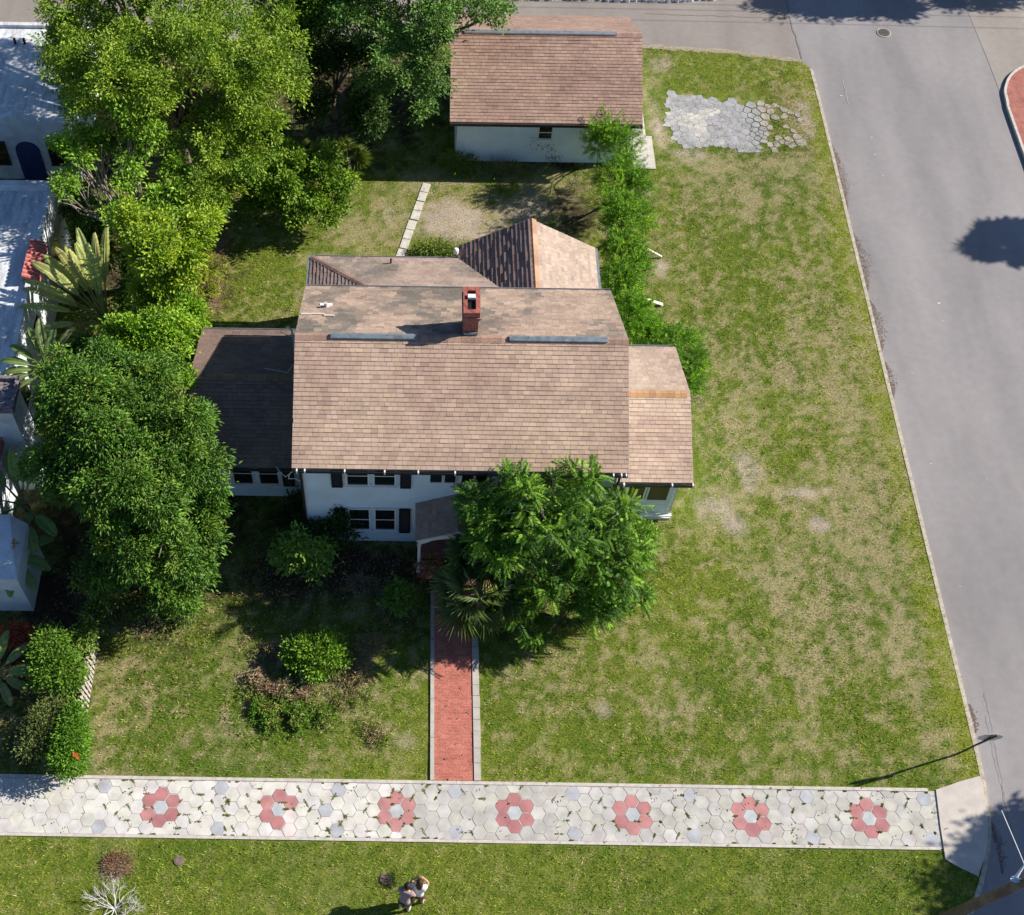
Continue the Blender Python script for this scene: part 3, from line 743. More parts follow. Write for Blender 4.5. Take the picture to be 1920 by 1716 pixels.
# chimney on the rear slope
cb = MB(); x0, x1, y0, y1 = 1.70, 2.16, 24.82, 25.82
cb.box(x0, x1, y0, y1, 6.0, 7.72)
for i, (g, za, zb) in enumerate(((.03, 7.72, 7.80), (.06, 7.80, 7.88), (.03, 7.88, 8.02))): cb.box(x0 - g, x1 + g, y0 - g, y1 + g, za, zb)
g = .03
for (a, b_, c_, d_) in ((x0 - g, x0 + .10, y0 - g, y1 + g), (x1 - .10, x1 + g, y0 - g, y1 + g), (x0 + .10, x1 - .10, y0 - g, y0 + .12), (x0 + .10, x1 - .10, y1 - .12, y1 + g), (x0 + .10, x1 - .10, 25.42, 25.5)):
    cb.box(a, b_, c_, d_, 8.02, 8.12)
ch = cb.build('chimney', M['chimney'], roof); ch['label'] = 'red brick chimney with two open flues behind the ridge'
fb = MB(); fb.box(x0 + .02, x1 - .02, y0 - .06, y0 - .005, 6.75, 7.16); fb.build('chimney_flashing', M['ventmetal'], roof)
fb = MB(); fb.box(x0 + .11, x1 - .11, 25.35, 25.5, 8.10, 8.19); fb.build('flue_cap', M['trim'], roof)
fb = MB(); fb.box(x0 + .11, x1 - .11, y0 + .13, 25.34, 8.022, 8.03); fb.box(x0 + .11, x1 - .11, 25.51, y1 - .13, 8.022, 8.03); fb.build('flue', M['shutter'], roof)
def zroof(y): return ZR - abs(y - YM) * SL
vb = MB(); yv = 26.75; zv = zroof(yv); vb.tube([(-2.78, yv, zv - .05), (-2.78, yv, zv + .22)], .055, 10, (.55, .5, .5)); vb.box(-2.98, -2.58, yv - .2, yv + .2, zv - .08, zv - .04); vb.tube([(-2.78, yv, zv), (-2.78, yv, zv + .04)], .12, 10, (.6, .55, .52))
vb.build('roof_pipe', M['vcol'], roof)
vb = MB()
for (xa, xb, dy_) in ((-3.55, -3.2, 0), (-3.2, -2.8, .02), (-2.8, -2.45, -.08)):
    yy = 26.12 + dy_; vb.obox((xa, yy, zroof(yy) + .022), (xb - xa, 0, 0), (0, .10, -.10 * SL), (0, 0, .025), (.62, .52, .45))
vb.build('lifted_shingle', M['vcol'], roof)
# service mast and antenna at the west gable
mb = MB()
mb.tube([(-3.85, 25.75, 3.6), (-3.85, 25.75, 5.9)], .03, 8); mb.tube([(-3.85, 25.75, 5.9), (-3.95, 25.82, 6.05), (-4.03, 25.85, 5.95)], .035, 8)
mb.tube([(-3.85, 25.75, 5.6), (-4.15, 25.95, 5.5), (-4.3, 26.2, 5.3)], .012, 6); mb.tube([(-3.85, 25.75, 5.6), (-3.6, 25.9, 5.75), (-3.35, 25.8, 6.6)], .012, 6)
mb.tube([(-3.7, 25.7, 4.6), (-4.1, 25.4, 4.1), (-4.9, 25.6, 4.05)], .015, 6)
mb.build('service_mast', M['metal'], house)

# dark corner downpipes
for (x, y) in ((6.74, 21.12), (3.1, 21.14), (-3.38, 21.14)):
    mb = MB(); mb.tube([(x, y - .2, 4.98), (x, y - .16, 4.86), (x, y, 4.6), (x, y, .1), (x, y - .15, .05)], .045, 8); mb.build('downpipe', M['dark_trim'], house)

# front windows and shutters of the two storey part
Y0 = 21.23
for (xa, xb, za, zb) in ((-1.91, -1.26, 3.80, 4.86), (-1.04, -.40, 3.80, 4.86), (-1.90, -1.26, .92, 2.24), (-1.04, -.40, .92, 2.24)):
    window(house, xa, xb, za, zb, Y0 - .02, fr=.06)
for (xa, xb) in ((.72, 1.12), (1.18, 1.56), (1.73, 2.12), (2.17, 2.57)):
    window(house, xa + .02, xb - .01, 4.02, 4.62, Y0 - .02, rail=False, fr=.028, sill=False)
for (xa, xb, za, zb) in ((-2.43, -2.07, 3.63, 4.92), (-.22, .13, 3.63, 4.92), (-2.41, -2.04, .72, 2.28), (-.25, .13, .72, 2.28)):
    shutter(house, xa, xb, za, zb, Y0 - .02)
for (xa, xb) in ((4.0, 4.65), (4.85, 5.5)):
    window(house, xa, xb, 3.80, 4.86, Y0 - .02, fr=.06); window(house, xa, xb, .92, 2.24, Y0 - .02, fr=.06)
shutter(house, 3.47, 3.83, 3.63, 4.92, Y0 - .02); shutter(house, 5.66, 6.02, 3.63, 4.92, Y0 - .02)
mb = MB(); mb.box(-3.36, -3.28, 21.185, 21.205, 0, 4.9); mb.box(6.6, 6.69, 21.185, 21.205, 0, 4.9); mb.box(-3.3, 6.62, 21.19, 21.215, 4.84, 5.0); mb.build('corner_trim', M['trim'], house)

# single storey wings
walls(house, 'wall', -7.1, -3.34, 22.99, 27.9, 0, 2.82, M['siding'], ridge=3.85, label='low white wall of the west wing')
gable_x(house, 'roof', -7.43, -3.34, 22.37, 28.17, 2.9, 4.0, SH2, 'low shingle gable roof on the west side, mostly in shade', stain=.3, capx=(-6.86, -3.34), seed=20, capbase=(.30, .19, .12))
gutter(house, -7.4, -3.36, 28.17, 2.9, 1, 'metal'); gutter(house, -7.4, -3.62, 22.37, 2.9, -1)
for (xa, xb) in ((-6.0, -5.36), (-5.1, -4.47)): window(house, xa, xb, .94, 2.22, 22.97, fr=.06)
for ca_ in ((-6.25, -6.07), (-4.42, -4.32)):
    mb = MB(); mb.box(*ca_, 22.90, 22.93, .78, 2.4); mb.build('window_casing', M['trim'], house)
shutter(house, -4.30, -3.92, .8, 2.3, 22.97)
mb = MB()
mb.tube([(-3.6, 20.9, 4.95), (-3.72, 20.95, 4.7), (-3.78, 21.1, 4.2), (-3.6, 21.3, 3.9), (-3.4, 21.2, 3.85)], .014, 6); mb.tube([(-3.72, 20.95, 4.7), (-3.9, 21.2, 4.15), (-4.2, 21.8, 3.6), (-4.35, 22.25, 3.1)], .014, 6)
mb.build('service_cable', M['trim'], house)

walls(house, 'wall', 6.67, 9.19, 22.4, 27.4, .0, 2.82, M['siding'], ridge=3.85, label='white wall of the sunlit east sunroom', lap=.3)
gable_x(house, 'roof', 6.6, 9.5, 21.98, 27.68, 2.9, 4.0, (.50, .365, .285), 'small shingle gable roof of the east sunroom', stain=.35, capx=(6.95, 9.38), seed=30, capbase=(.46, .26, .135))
gutter(house, 6.55, 9.53, 21.98, 2.9, -1, clips=(6.75, 7.2, 8.8, 9.49)); gutter(house, 6.96, 9.45, 27.68, 2.9, 1, 'metal')
for (xa, xb) in ((6.83, 7.42), (7.53, 8.10), (8.25, 8.93)): window(house, xa, xb, 1.21, 2.4, 22.38, rail=False, fr=.04, glass='screen', sill=False)
mb = MB(); mb.box(6.7, 9.27, 22.26, 22.36, 0, .12); mb.box(7.9, 9.27, 22.2, 22.33, .28, .34); mb.box(9.13, 9.215, 22.3, 22.37, .3, 2.75)
mb.build('sill_board', M['trim'], house)

# rear kitchen extension: hipped roof and cross gable
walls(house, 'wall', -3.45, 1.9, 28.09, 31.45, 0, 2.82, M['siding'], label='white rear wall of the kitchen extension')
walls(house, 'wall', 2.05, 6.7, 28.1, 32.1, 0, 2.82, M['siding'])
mb = MB()
k = .4; c_ = math.sqrt(1 + k * k)
Lr = 3.36 * c_
shingles(mb, (6.6, 31.73, 2.9), (-1, 0, 0), (0, -1, k), lambda t: 6.6 - min(6.3, 4.6), lambda t: 10.32 - t / c_, Lr, .142, (.38, .29, .245), seed=41, stain=.8)
shingles(mb, (-3.72, 31.73, 2.9), (0, -1, 0), (1, 0, k), lambda t: t / c_, lambda t: 3.36, 3.3 * c_, .15, (.35, .25, .22), seed=42, tk=(.014, .026))
mb.add([(-3.72, 31.73, 2.88), (-3.72, 28.4, 2.88), (-3.72, 28.4, 2.74), (-3.72, 31.73, 2.74), (2.0, 31.73, 2.88), (2.0, 31.73, 2.74)], [(0, 1, 2, 3), (0, 3, 5, 4)], (.5, .48, .45))
r2 = mb.build('roof', M['shingle'], house); r2['label'] = 'low hipped shingle roof of the rear extension'
cb = MB(); caps(cb, (-3.7, 31.71, 2.91), (-3.72 + 3.3, 31.73 - 3.3, 2.9 + 3.3 * k + .0), .11, .03, e=.18, base=(.26, .17, .15), across=(1, 1, 0), seed=7); cb.build('hip_cap', M['shingle'], r2)
gutter(house, -3.72, 1.8, 31.73, 2.9, 1, 'metal')
for gx_ in (((-3.83, -3.72, 28.4, 31.8)), ((6.94, 7.05, 28.5, 32.36))):
    mb = MB(); mb.box(*gx_, 2.77, 2.89); mb.build('gutter', M['metal'], house)
mb = MB(); kg = 1.5 / 2.565; cg = math.sqrt(1 + kg * kg); XG = 4.375
shingles(mb, (1.81, 32.38, 2.9), (0, -1, 0), (1, 0, kg), lambda t: 0, lambda t: 4.29, 2.565 * cg, .17, (.33, .225, .195), seed=43, tk=(.016, .032), width=(.3, .5))
shingles(mb, (6.94, 28.09, 2.9), (0, 1, 0), (-1, 0, kg), lambda t: 0, lambda t: 4.29, 2.565 * cg, .142, (.43, .335, .275), seed=44, stain=.12)
mb.add([(1.83, 32.37, 2.88), (XG, 32.37, 4.38), (6.92, 32.37, 2.88), (6.92, 32.37, 2.75), (XG, 32.37, 4.25), (1.83, 32.37, 2.75),
        (1.83, 28.1, 2.75), (XG, 28.1, 4.25), (6.92, 28.1, 2.75)], [(0, 1, 4, 5), (1, 2, 3, 4), (5, 4, 7, 6), (4, 3, 8, 7)], (.6, .58, .55))
mb.add([(2.05, 32.12, 2.8), (6.7, 32.12, 2.8), (XG, 32.12, 4.3)], [(0, 2, 1)], (.8, .8, .8))
r3 = mb.build('roof', M['shingle'], house); r3['label'] = 'steeper cross gable roof at the back of the house'
cb = MB(); caps(cb, (XG + .06, 32.38, 4.4), (XG + .06, 28.1, 4.4), .17, .17 * kg, e=.24, base=(.47, .29, .19), across=(1, 0, 0), seed=8, lift=.035); cb.build('ridge_cap', M['shingle'], r3)
mb = MB(); p = (1.70, 31.95); mb.tube([(p[0], p[1], 2.3), (p[0], p[1], 3.0)], .06, 10, (.3, .3, .3)); mb.tube([(p[0], p[1], 3.0), (p[0], p[1], 3.16)], .10, 12, (.85, .85, .85)); mb.tube([(p[0], p[1], 3.16), (p[0], p[1], 3.22)], [.10, .05], 12, (.85, .85, .85))
mb.build('flue_pipe', M['vcol'], house)
mb = MB(); mb.tube([(-.72, 31.3, 2.95), (-.72, 31.3, 3.32)], .035, 8); mb.build('vent_pipe', M['dark_trim'], house)

# entrance porch
mb = MB(); kp = .62 / 1.33; cp = math.sqrt(1 + kp * kp)
shingles(mb, (.30, 21.22, 2.6), (0, -1, 0), (1, 0, kp), lambda t: 0, lambda t: 1.42, 1.36 * cp, .15, (.42, .29, .235), seed=51, tk=(.014, .026), width=(.16, .24))
shingles(mb, (3.02, 19.8, 2.6), (0, 1, 0), (-1, 0, kp), lambda t: 0, lambda t: 1.42, 1.36 * cp, .15, (.42, .29, .235), seed=52)
zp = 2.6 + 1.36 * kp
mb.add([(.32, 19.82, 2.58), (1.66, 19.82, zp - .02), (3.0, 19.82, 2.58), (3.0, 19.82, 2.50), (1.66, 19.82, zp - .11), (.32, 19.82, 2.50), (.32, 21.2, 2.5), (1.66, 21.2, zp - .11), (3.0, 21.2, 2.5)],
       [(0, 1, 4, 5), (1, 2, 3, 4), (5, 4, 7, 6), (4, 3, 8, 7), (0, 5, 6), ], (.6, .6, .6))
pr = mb.build('porch_roof', M['shingle'], house)
cb = MB(); caps(cb, (1.66, 19.8, zp), (1.66, 21.2, zp), .1, .1 * kp, e=.18, base=(.42, .3, .25), across=(1, 0, 0), seed=9); cb.build('ridge_cap', M['shingle'], pr)
mb = MB()                                       # white arched gable front
xa, xb = .40, 2.92; n_ = 18
top = []; bot = []
for i in range(n_ + 1):
    x = xa + (xb - xa) * i / n_; top.append((x, 2.52 + (1.26 - abs(x - 1.66)) * kp))
    u_ = (x - 1.66) / 1.0
    bot.append((x, 2.30 if abs(u_) > 1 else 2.30 + .36 * math.sqrt(max(0, 1 - u_ * u_))))
for y in (19.86, 19.94):
    mb.add([(x, y, z) for x, z in top] + [(x, y, z) for x, z in bot], [((i, n_ + 1 + i, n_ + 2 + i, i + 1) if y < 19.9 else (i, i + 1, n_ + 2 + i, n_ + 1 + i)) for i in range(n_)])
mb.add([(x, 19.86, z) for x, z in bot] + [(x, 19.94, z) for x, z in bot], [(i, n_ + 1 + i, n_ + 2 + i, i + 1) for i in range(n_)])
mb.box(.36, .46, 19.94, 21.2, 2.28, 2.5); mb.box(2.86, 2.96, 19.94, 21.2, 2.28, 2.5)
mb.build('porch_arch', M['trim'], house)
for x in (.43, 2.89):
    mb = MB(); mb.box(x - .045, x + .045, 19.88, 19.97, .3, 2.3); mb.box(x - .07, x + .07, 19.85, 20.0, .3, .38); mb.box(x - .07, x + .07, 19.85, 20.0, 2.18, 2.28); mb.build('porch_post', M['trim'], house)
mb = MB(); mb.box(.5, 1.05, 19.91, 19.94, 1.1, 1.14); mb.box(.5, 1.05, 19.91, 19.94, .42, .45)
for i in range(5): mb.box(.53 + i * .11, .545 + i * .11, 19.915, 19.935, .45, 1.1)
mb.build('porch_railing', M['dark_trim'], house)
mb = MB(); mb.box(.38, 2.96, 19.8, 21.2, 0, .3); mb.box(.8, 2.5, 19.5, 19.79, 0, .15); mb.build('porch_floor', M['brickporch'], house)
mb = MB(); mb.box(1.2, 2.12, 21.17, 21.2, .32, 2.36); mb.build('front_door', M['shutter'], house)
mb = MB(); mb.box(1.1, 1.19, 21.14, 21.2, .32, 2.45); mb.box(2.13, 2.22, 21.14, 21.2, .32, 2.45); mb.box(1.1, 2.22, 21.14, 21.2, 2.455, 2.54); mb.build('door_frame', M['trim'], house)

# ------------------------------------------------------------------ garage
gar = thing('garage', 'small white garage with one large brown shingle gable roof beside the alley', 'garage', (5.5, 43, 0))
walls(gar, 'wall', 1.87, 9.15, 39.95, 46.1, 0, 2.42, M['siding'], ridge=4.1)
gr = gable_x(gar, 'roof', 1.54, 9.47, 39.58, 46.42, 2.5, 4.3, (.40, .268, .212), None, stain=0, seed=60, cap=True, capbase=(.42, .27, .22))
vent_strip(gr, 2.1, 8.4, 43.0, 4.3, 1.8 / 3.42, 'metal')
mb = MB(); mb.box(1.54, 9.47, 39.48, 39.575, 2.36, 2.49); mb.build('fascia', M['dark_trim'], gar)
window(gar, 5.3, 5.83, 1.4, 2.05, 39.93, rail=True, fr=.04)
window(gar, 5.3 + 2.3, 5.83 + 2.3, 1.4, 2.05, 39.93, rail=True, fr=.04)
mb = MB(); mb.box(9.155, 9.2, 41.2, 44.6, .05, 2.15); mb.build('garage_door', M['trim'], gar)

# ------------------------------------------------------------------ neighbour's white buildings
nb = thing('neighbor_house', 'flat roofed white stucco house at the left edge, roof dappled with tree shade', 'house', (-18, 27, 0))
mb = MB(); mb.box(-34, -13.82, 20.4, 34.95, 0, 3.05); mb.build('wall', M['stuccowhite'], nb)
mb = MB(); mb.box(-33.8, -13.98, 20.6, 34.7, 3.052, 3.1); rf = mb.build('roof', M['roofcoat'], nb)
mb = MB(); mb.box(-34, -13.82, 34.7, 34.95, 3.051, 3.42); mb.box(-34, -13.82, 20.4, 20.6, 3.051, 3.3)
for (ya, yb, zt) in ((20.6, 25, 3.32), (25, 27.6, 3.24), (27.6, 30.0, 3.3), (31.8, 34.7, 3.32)): mb.box(-13.99, -13.82, ya, yb, 3.051, zt)
mb.build('parapet', M['stuccowhite'], rf)
def tiles(parent, x0, x1, y0, y1, z0, z1, name='tile_coping'):
    mb = MB(); y = y0
    while y < y1 - .01:
        mb.tube([(x0, y + .09, z0), (x1, y + .09, z1)], .1, 10, cap=True); y += .185
    mb.box(x1, x0, y0, y1, z0 - .25, z0 - .06) if x1 < x0 else mb.box(x0, x1, y0, y1, z0 - .25, z0 - .06)
    return mb.build(name, M['claytile'], parent)
tiles(rf, -13.55, -14.12, 30.0, 31.8, 3.3, 3.5); tiles(rf, -13.55, -14.12, 22.6, 23.6, 3.25, 3.45)
mb = MB(); mb.box(-13.82, -12.85, 23.1, 24.2, 0, 4.9); mb.build('chimney_shaft', M['stuccowhite'], nb)
mb = MB()
mb.box(-13.95, -12.72, 22.98, 24.32, 4.9, 5.02)
for (a, b_, c_, d_) in ((-13.95, -12.72, 22.98, 23.1), (-13.95, -12.72, 24.2, 24.32), (-13.95, -13.83, 23.1, 24.2), (-12.84, -12.72, 23.1, 24.2)): mb.box(a, b_, c_, d_, 5.02, 5.16)
mb.build('chimney_cap', plain('sooty_concrete', (.2, .17, .18), .85, (7, .45, 1.5)), nb)
mb = MB(); n_ = 20
mb.prism([(-34, 18.34), (-12.45, 18.34), (-12.45, 20.38), (-34, 20.38)], 0, 2.3)
mb.add([(-34, 20.38, 2.31), (-12.45, 20.38, 2.31), (-12.45, 18.34, 2.31), (-34, 18.34, 2.31), (-34, 20.38, 2.9), (-12.9, 20.38, 2.9)], [(3, 2, 1, 0), (3, 2, 5, 4), (2, 1, 5)])
o = mb.build('wall', M['stuccowhite'], nb); o['label'] = 'low front wing with a sloping white coping'
for y in (26.2, 29.0, 33.0):
    mb = MB(); mb.box(-13.815, -13.79, y - .5, y + .5, .9, 2.2); f_ = mb.build('window', M['trim'], nb); mb = MB(); mb.box(-13.789, -13.78, y - .43, y + .43, .97, 2.13); mb.build('pane', M['glass'], f_)
gh = thing('guest_house', 'white stucco guest house with arched blue door and curved parapet, partly behind the big tree', 'guest house', (-16, 41, 0))
mb = MB(); mb.box(-24, -13.95, 38.5, 44.7, 0, 2.98)
prof = [(-24, 3.18), (-17.4, 3.18), (-17.1, 3.24), (-16.9, 3.36), (-16.6, 3.30), (-16.35, 3.42), (-16.05, 3.52), (-15.75, 3.42), (-15.5, 3.30), (-15.1, 3.32), (-15.0, 3.16), (-14.6, 3.16), (-13.95, 3.22)]
for y, s in ((38.46, 1), (38.72, -1)):
    vs = [(x, y, z) for x, z in prof] + [(x, y, 2.97) for x, z in prof]; n_ = len(prof)
    mb.add(vs, [((i, i + n_, i + n_ + 1, i + 1) if s > 0 else (i, i + 1, i + n_ + 1, i + n_)) for i in range(n_ - 1)])
mb.add([(x, 38.46, z) for x, z in prof] + [(x, 38.72, z) for x, z in prof], [(i, i + 1, i + n_ + 1, i + n_) for i in range(n_ - 1)])
mb.add([(-13.95, 38.46, 2.97), (-13.95, 38.72, 2.97), (-13.95, 38.72, 3.22), (-13.95, 38.46, 3.22)], [(0, 1, 2, 3)])
mb.build('wall', M['stuccowhite'], gh)
mb = MB(); mb.box(-24, -14.0, 38.73, 44.6, 2.985, 3.04); mb.box(-24, -14.0, 44.4, 44.6, 3.041, 3.2); grf = mb.build('roof', M['roofcoat'], gh)
for vx_ in (-16.9, -16.5):
    mb = MB(); mb.tube([(vx_, 43.4, 3.03), (vx_, 43.4, 3.3)], .06, 8); mb.build('vent_pipe', M['dark_trim'], grf)
def arch_door(parent, xc, wd, y, ht, mat, name):
    mb = MB(); pts = [(xc - wd / 2, .02), (xc + wd / 2, .02)]
    for i in range(13):
        a = math.pi * i / 12; pts.append((xc + wd / 2 * math.cos(a), ht - wd / 2 + wd / 2 * math.sin(a)))
    n_ = len(pts)
    mb.add([(x, y, z) for x, z in pts] + [(x, y - .04, z) for x, z in pts], [tuple(range(n_)), tuple(range(n_, 2 * n_))[::-1]] + [(i, (i + 1) % n_, (i + 1) % n_ + n_, i + n_) for i in range(n_)])
    return mb.build(name, M[mat], parent)
arch_door(gh, -15.85, 1.0, 38.49, 2.1, 'bluedoor', 'door')
for (xa, xb) in ((-17.5, -16.75), (-14.95, -14.3)): window(gh, xa, xb, .95, 2.05, 38.48, fr=.05, frame='dark_trim')

# ------------------------------------------------------------------ vegetation
def unit(n, r=None):
    r = r or rng
    v = r.normal(size=(n, 3)); return v / np.linalg.norm(v, axis=1, keepdims=True)
def leaf_mesh(name, P, D, L, W, Ccol, mat, parent, droop=.15, fold=.25):
    n = len(P); D = D / (np.linalg.norm(D, axis=1, keepdims=True) + 1e-9)
    S = np.cross(D, unit(n)); S /= (np.linalg.norm(S, axis=1, keepdims=True) + 1e-9)
    # keep blades turned mostly upward: choose side vector closer to horizontal
    S2 = np.cross(D, np.array([0, 0, 1.])) + .45 * S; S2 /= (np.linalg.norm(S2, axis=1, keepdims=True) + 1e-9); S = S2
    Nn = np.cross(S, D)
    L = np.broadcast_to(L, (n,))[:, None]; W = np.broadcast_to(W, (n,))[:, None]
    mid = P + D * L * .45
    tip = P + D * L + np.array([0, 0, -1.]) * L * droop
    V = np.stack([P, mid + S * W / 2 + Nn * W * fold, tip, mid - S * W / 2 + Nn * W * fold], 1).reshape(-1, 3)
    F = np.arange(4 * n).reshape(n, 4)
    F2 = np.concatenate([F[:, [0, 1, 2]], F[:, [0, 2, 3]]])
    return npmesh(name, V, F2, np.repeat(Ccol, 4, 0), mat, parent)
def crown_pts(lobes, ncl, k, cr, outer=.75, low=-.5, seed=0):
    """clump centres on the outer shell of several ellipsoids; k leaves per clump"""
    r = np.random.default_rng(seed); lobes = np.array(lobes, float)
    wts = (lobes[:, 3] * lobes[:, 4] + lobes[:, 4] * lobes[:, 5] + lobes[:, 3] * lobes[:, 5]); wts /= wts.sum()
    cs = []; 
    while len(cs) < ncl:
        i = r.choice(len(lobes), p=wts); d = r.normal(size=3); d /= np.linalg.norm(d)
        if d[2] < low: continue
        rr = r.uniform(outer, 1.02) if r.random() < .8 else r.uniform(.3, outer)
        c = lobes[i, :3] + d * lobes[i, 3:6] * rr
        inside = (((c - lobes[:, :3]) / lobes[:, 3:6]) ** 2).sum(1); inside[i] = 9
        if inside.min() < .45: continue
        cs.append((*c, *d, i))
    cs = np.array(cs); P = np.repeat(cs[:, :3], k, 0); D0 = np.repeat(cs[:, 3:6], k, 0)
    sz = np.repeat(cr * r.uniform(.6, 1.35, ncl), k)[:, None]
    off = r.normal(size=P.shape) * np.array([.55, .55, .38]); 
    P2 = P + off * sz
    D = off / (np.linalg.norm(off, axis=1, keepdims=True) + 1e-6) * .9 + D0 * .5 + r.normal(size=P.shape) * .45 + np.array([0, 0, .12])
    cl = np.repeat(np.arange(ncl), k)
    return P2, D, cl, cs
def sublobes(lobes, n, f0=.30, f1=.52, seed=0, keep=.55):
    r = np.random.default_rng(seed); out = []
    for l in lobes:
        l = np.array(l, float); out.append(tuple(np.concatenate([l[:3], l[3:6] * keep])))
        for _ in range(n):
            d = r.normal(size=3); d /= np.linalg.norm(d); d[2] = abs(d[2]) * .9 - .12
            f = r.uniform(f0, f1); c = l[:3] + d * l[3:6] * r.uniform(.62, .98); rr = np.maximum(l[3:6].min(), .3) * f * np.array([1.1, 1.1, .85])
            out.append((*c, *rr))
    return out
def crown(name, parent, lobes, ncl, k, cr, L, W, cols, seed=0, mat='leaf', outer=.75, low=-.5, droop=.15, topcol=None, zlim=.05, label=None, var=.22, sub=0, f=(.3, .52)):
    if sub: lobes = sublobes(lobes, sub, f[0], f[1], seed + 7)
    r = np.random.default_rng(seed + 100)
    P, D, cl, cs = crown_pts(lobes, ncl, k, cr, outer, low, seed)
    cols = np.array(cols, float); nc = len(cols)
    t = r.random(ncl) * (nc - 1); i0 = np.clip(t.astype(int), 0, nc - 2) if nc > 1 else np.zeros(ncl, int)
    cc = cols[i0] * (1 - (t - i0))[:, None] + cols[np.minimum(i0 + 1, nc - 1)] * (t - i0)[:, None]
    cc = cc * r.uniform(.8, 1.2, (ncl, 1)); C = cc[cl] * r.uniform(1 - var, 1 + var, (len(P), 1))
    P[:, 2] = np.maximum(P[:, 2], zlim + r.random(len(P)) * .1)
    Ls = L * r.uniform(.7, 1.3, len(P)); Ws = W * r.uniform(.7, 1.25, len(P))
    o = leaf_mesh(name, P, D, Ls, Ws, C, M[mat], parent, droop)
    if label: o['label'] = label
    return o, cs
def limbs(parent, base, cs, r0=.16, nl=14, seed=0, mat='bark', trunk_top=None, name='trunk', stems=1, bend=.25):
    rr = random.Random(seed); mb = MB(); base = np.array(base, float)
    cen = cs[:, :3].mean(0); 
    fork = np.array(trunk_top if trunk_top is not None else base * .55 + cen * .45, float); fork[2] = min(fork[2], cen[2])
    forks = []
    for s in range(stems):
        fk = fork + np.array([rr.uniform(-.4, .4), rr.uniform(-.4, .4), 0]) * (stems > 1)
        b0 = base + np.array([rr.uniform(-.15, .15), rr.uniform(-.15, .15), 0]) * (stems > 1)
        mid = (b0 + fk) / 2 + np.array([rr.uniform(-1, 1), rr.uniform(-1, 1), 0]) * bend * .4
        mb.tube([b0 - [0, 0, .1], b0 + (mid - b0) * .3, mid, fk], [r0 * 1.35, r0, r0 * .85, r0 * .7], 9); forks.append(fk)
    idx = list(range(len(cs))); rr.shuffle(idx)
    for i in idx[:nl]:
        p = cs[i, :3]; f = forks[rr.randrange(stems)]; v = p - f
        q1 = f + v * .35 + np.array([rr.uniform(-1, 1), rr.uniform(-1, 1), rr.uniform(0, 1)]) * bend
        q2 = f + v * .7 + np.array([rr.uniform(-1, 1), rr.uniform(-1, 1), rr.uniform(-.3, .6)]) * bend
        mb.tube([f, q1, q2, p], [r0 * .5, r0 * .33, r0 * .2, r0 * .08], 6)
        for j in range(2):
            e = p + np.array([rr.uniform(-1, 1), rr.uniform(-1, 1), rr.uniform(-.4, .6)]) * .6
            mb.tube([q2, (q2 + e) / 2 + np.array([0, 0, .1]), e], [r0 * .15, r0 * .1, r0 * .05], 5)
    return mb.build(name, M[mat], parent, smooth=True)
def lobe(x, y, h, rx, ry=None, rz=None):
    p = at(x, y, h); return (p[0], p[1], p[2], rx, ry or rx, rz or rx * .7)

GRN = [(.07, .16, .015), (.12, .23, .02), (.17, .30, .03)]
YG = [(.11, .215, .02), (.20, .32, .025), (.28, .38, .035), (.15, .27, .02)]
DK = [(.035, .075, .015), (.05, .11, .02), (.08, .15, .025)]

# 1 big yellow green tree
b0 = at(300, 260, 0)
t = thing('broadleaf_tree', 'huge yellow green tree crown at the upper left, overhanging the white guest house', 'tree', (-9.0, 37.2, 0), 'trees round the back yard')
LB = [lobe(330, 130, 7.5, 3.0, 3.2, 2.4), lobe(200, 120, 6.6, 2.3, 2.6, 2.2), lobe(450, 120, 6.8, 2.1, 2.4, 1.9), lobe(470, 210, 5.8, 1.6, 1.6, 1.5), lobe(330, 20, 7.2, 2.8, 2.2, 2.0), lobe(180, 30, 6.6, 2.0, 1.9, 1.8),
      lobe(410, 280, 5.2, 1.9, 1.8, 1.7), lobe(230, 230, 5.8, 2.2, 2.0, 1.9), lobe(140, 190, 5.2, 1.3, 2.2, 1.8), lobe(500, 60, 6.2, 1.2, 1.8, 1.5), lobe(120, 90, 5.6, 1.0, 1.8, 1.6), lobe(400, 370, 4.2, 1.0, 1.1, 1.3), lobe(530, 160, 5.6, .9, 1.4, 1.2),
      lobe(330, -110, 8.0, 3.0, 2.6, 2.2), lobe(170, -90, 7.5, 2.2, 2.4, 2.0), lobe(60, -120, 7.5, 2.0, 2.0, 1.8), lobe(470, -60, 7.0, 2.0, 2.2, 1.8)]
o, cs = crown('crown', t, LB, 1900, 62, .27, .135, .07, YG, seed=1, droop=.2, sub=12, f=(.24, .44), outer=.62)
limbs(t, (-9.0, 37.2, 0), cs, .24, 36, 1)
# 2 leggy brighter tree below it, arching over the neighbour's roof
t = thing('leggy_tree', 'bright green open tree with pale bare branches showing, below the huge yellow green tree', 'tree', (-11.6, 32.6, 0), 'trees round the back yard')
LB = [lobe(150, 290, 6.2, .95, 1.0, .6), lobe(120, 350, 5.8, .7, .6, .5), lobe(245, 330, 5.8, .8, .9, .6), lobe(290, 390, 5.0, 1.0, .9, .7), lobe(330, 340, 5.2, .7, .8, .6), lobe(215, 410, 5.0, .8, .7, .6), lobe(270, 250, 6.6, .55, .9, .5), lobe(230, 200, 7.8, .35, .6, .35), lobe(360, 410, 4.2, .9, 1.0, .7), lobe(180, 265, 6.0, .5, .5, .4)]
o, cs = crown('crown', t, LB, 230, 46, .24, .16, .09, [(.12, .25, .02), (.20, .36, .03), (.29, .44, .05)], seed=2, low=-.9, outer=.5, sub=5)
limbs(t, (-11.0, 32.4, 0), cs, .13, 34, 2, mat='barkpale', stems=3)
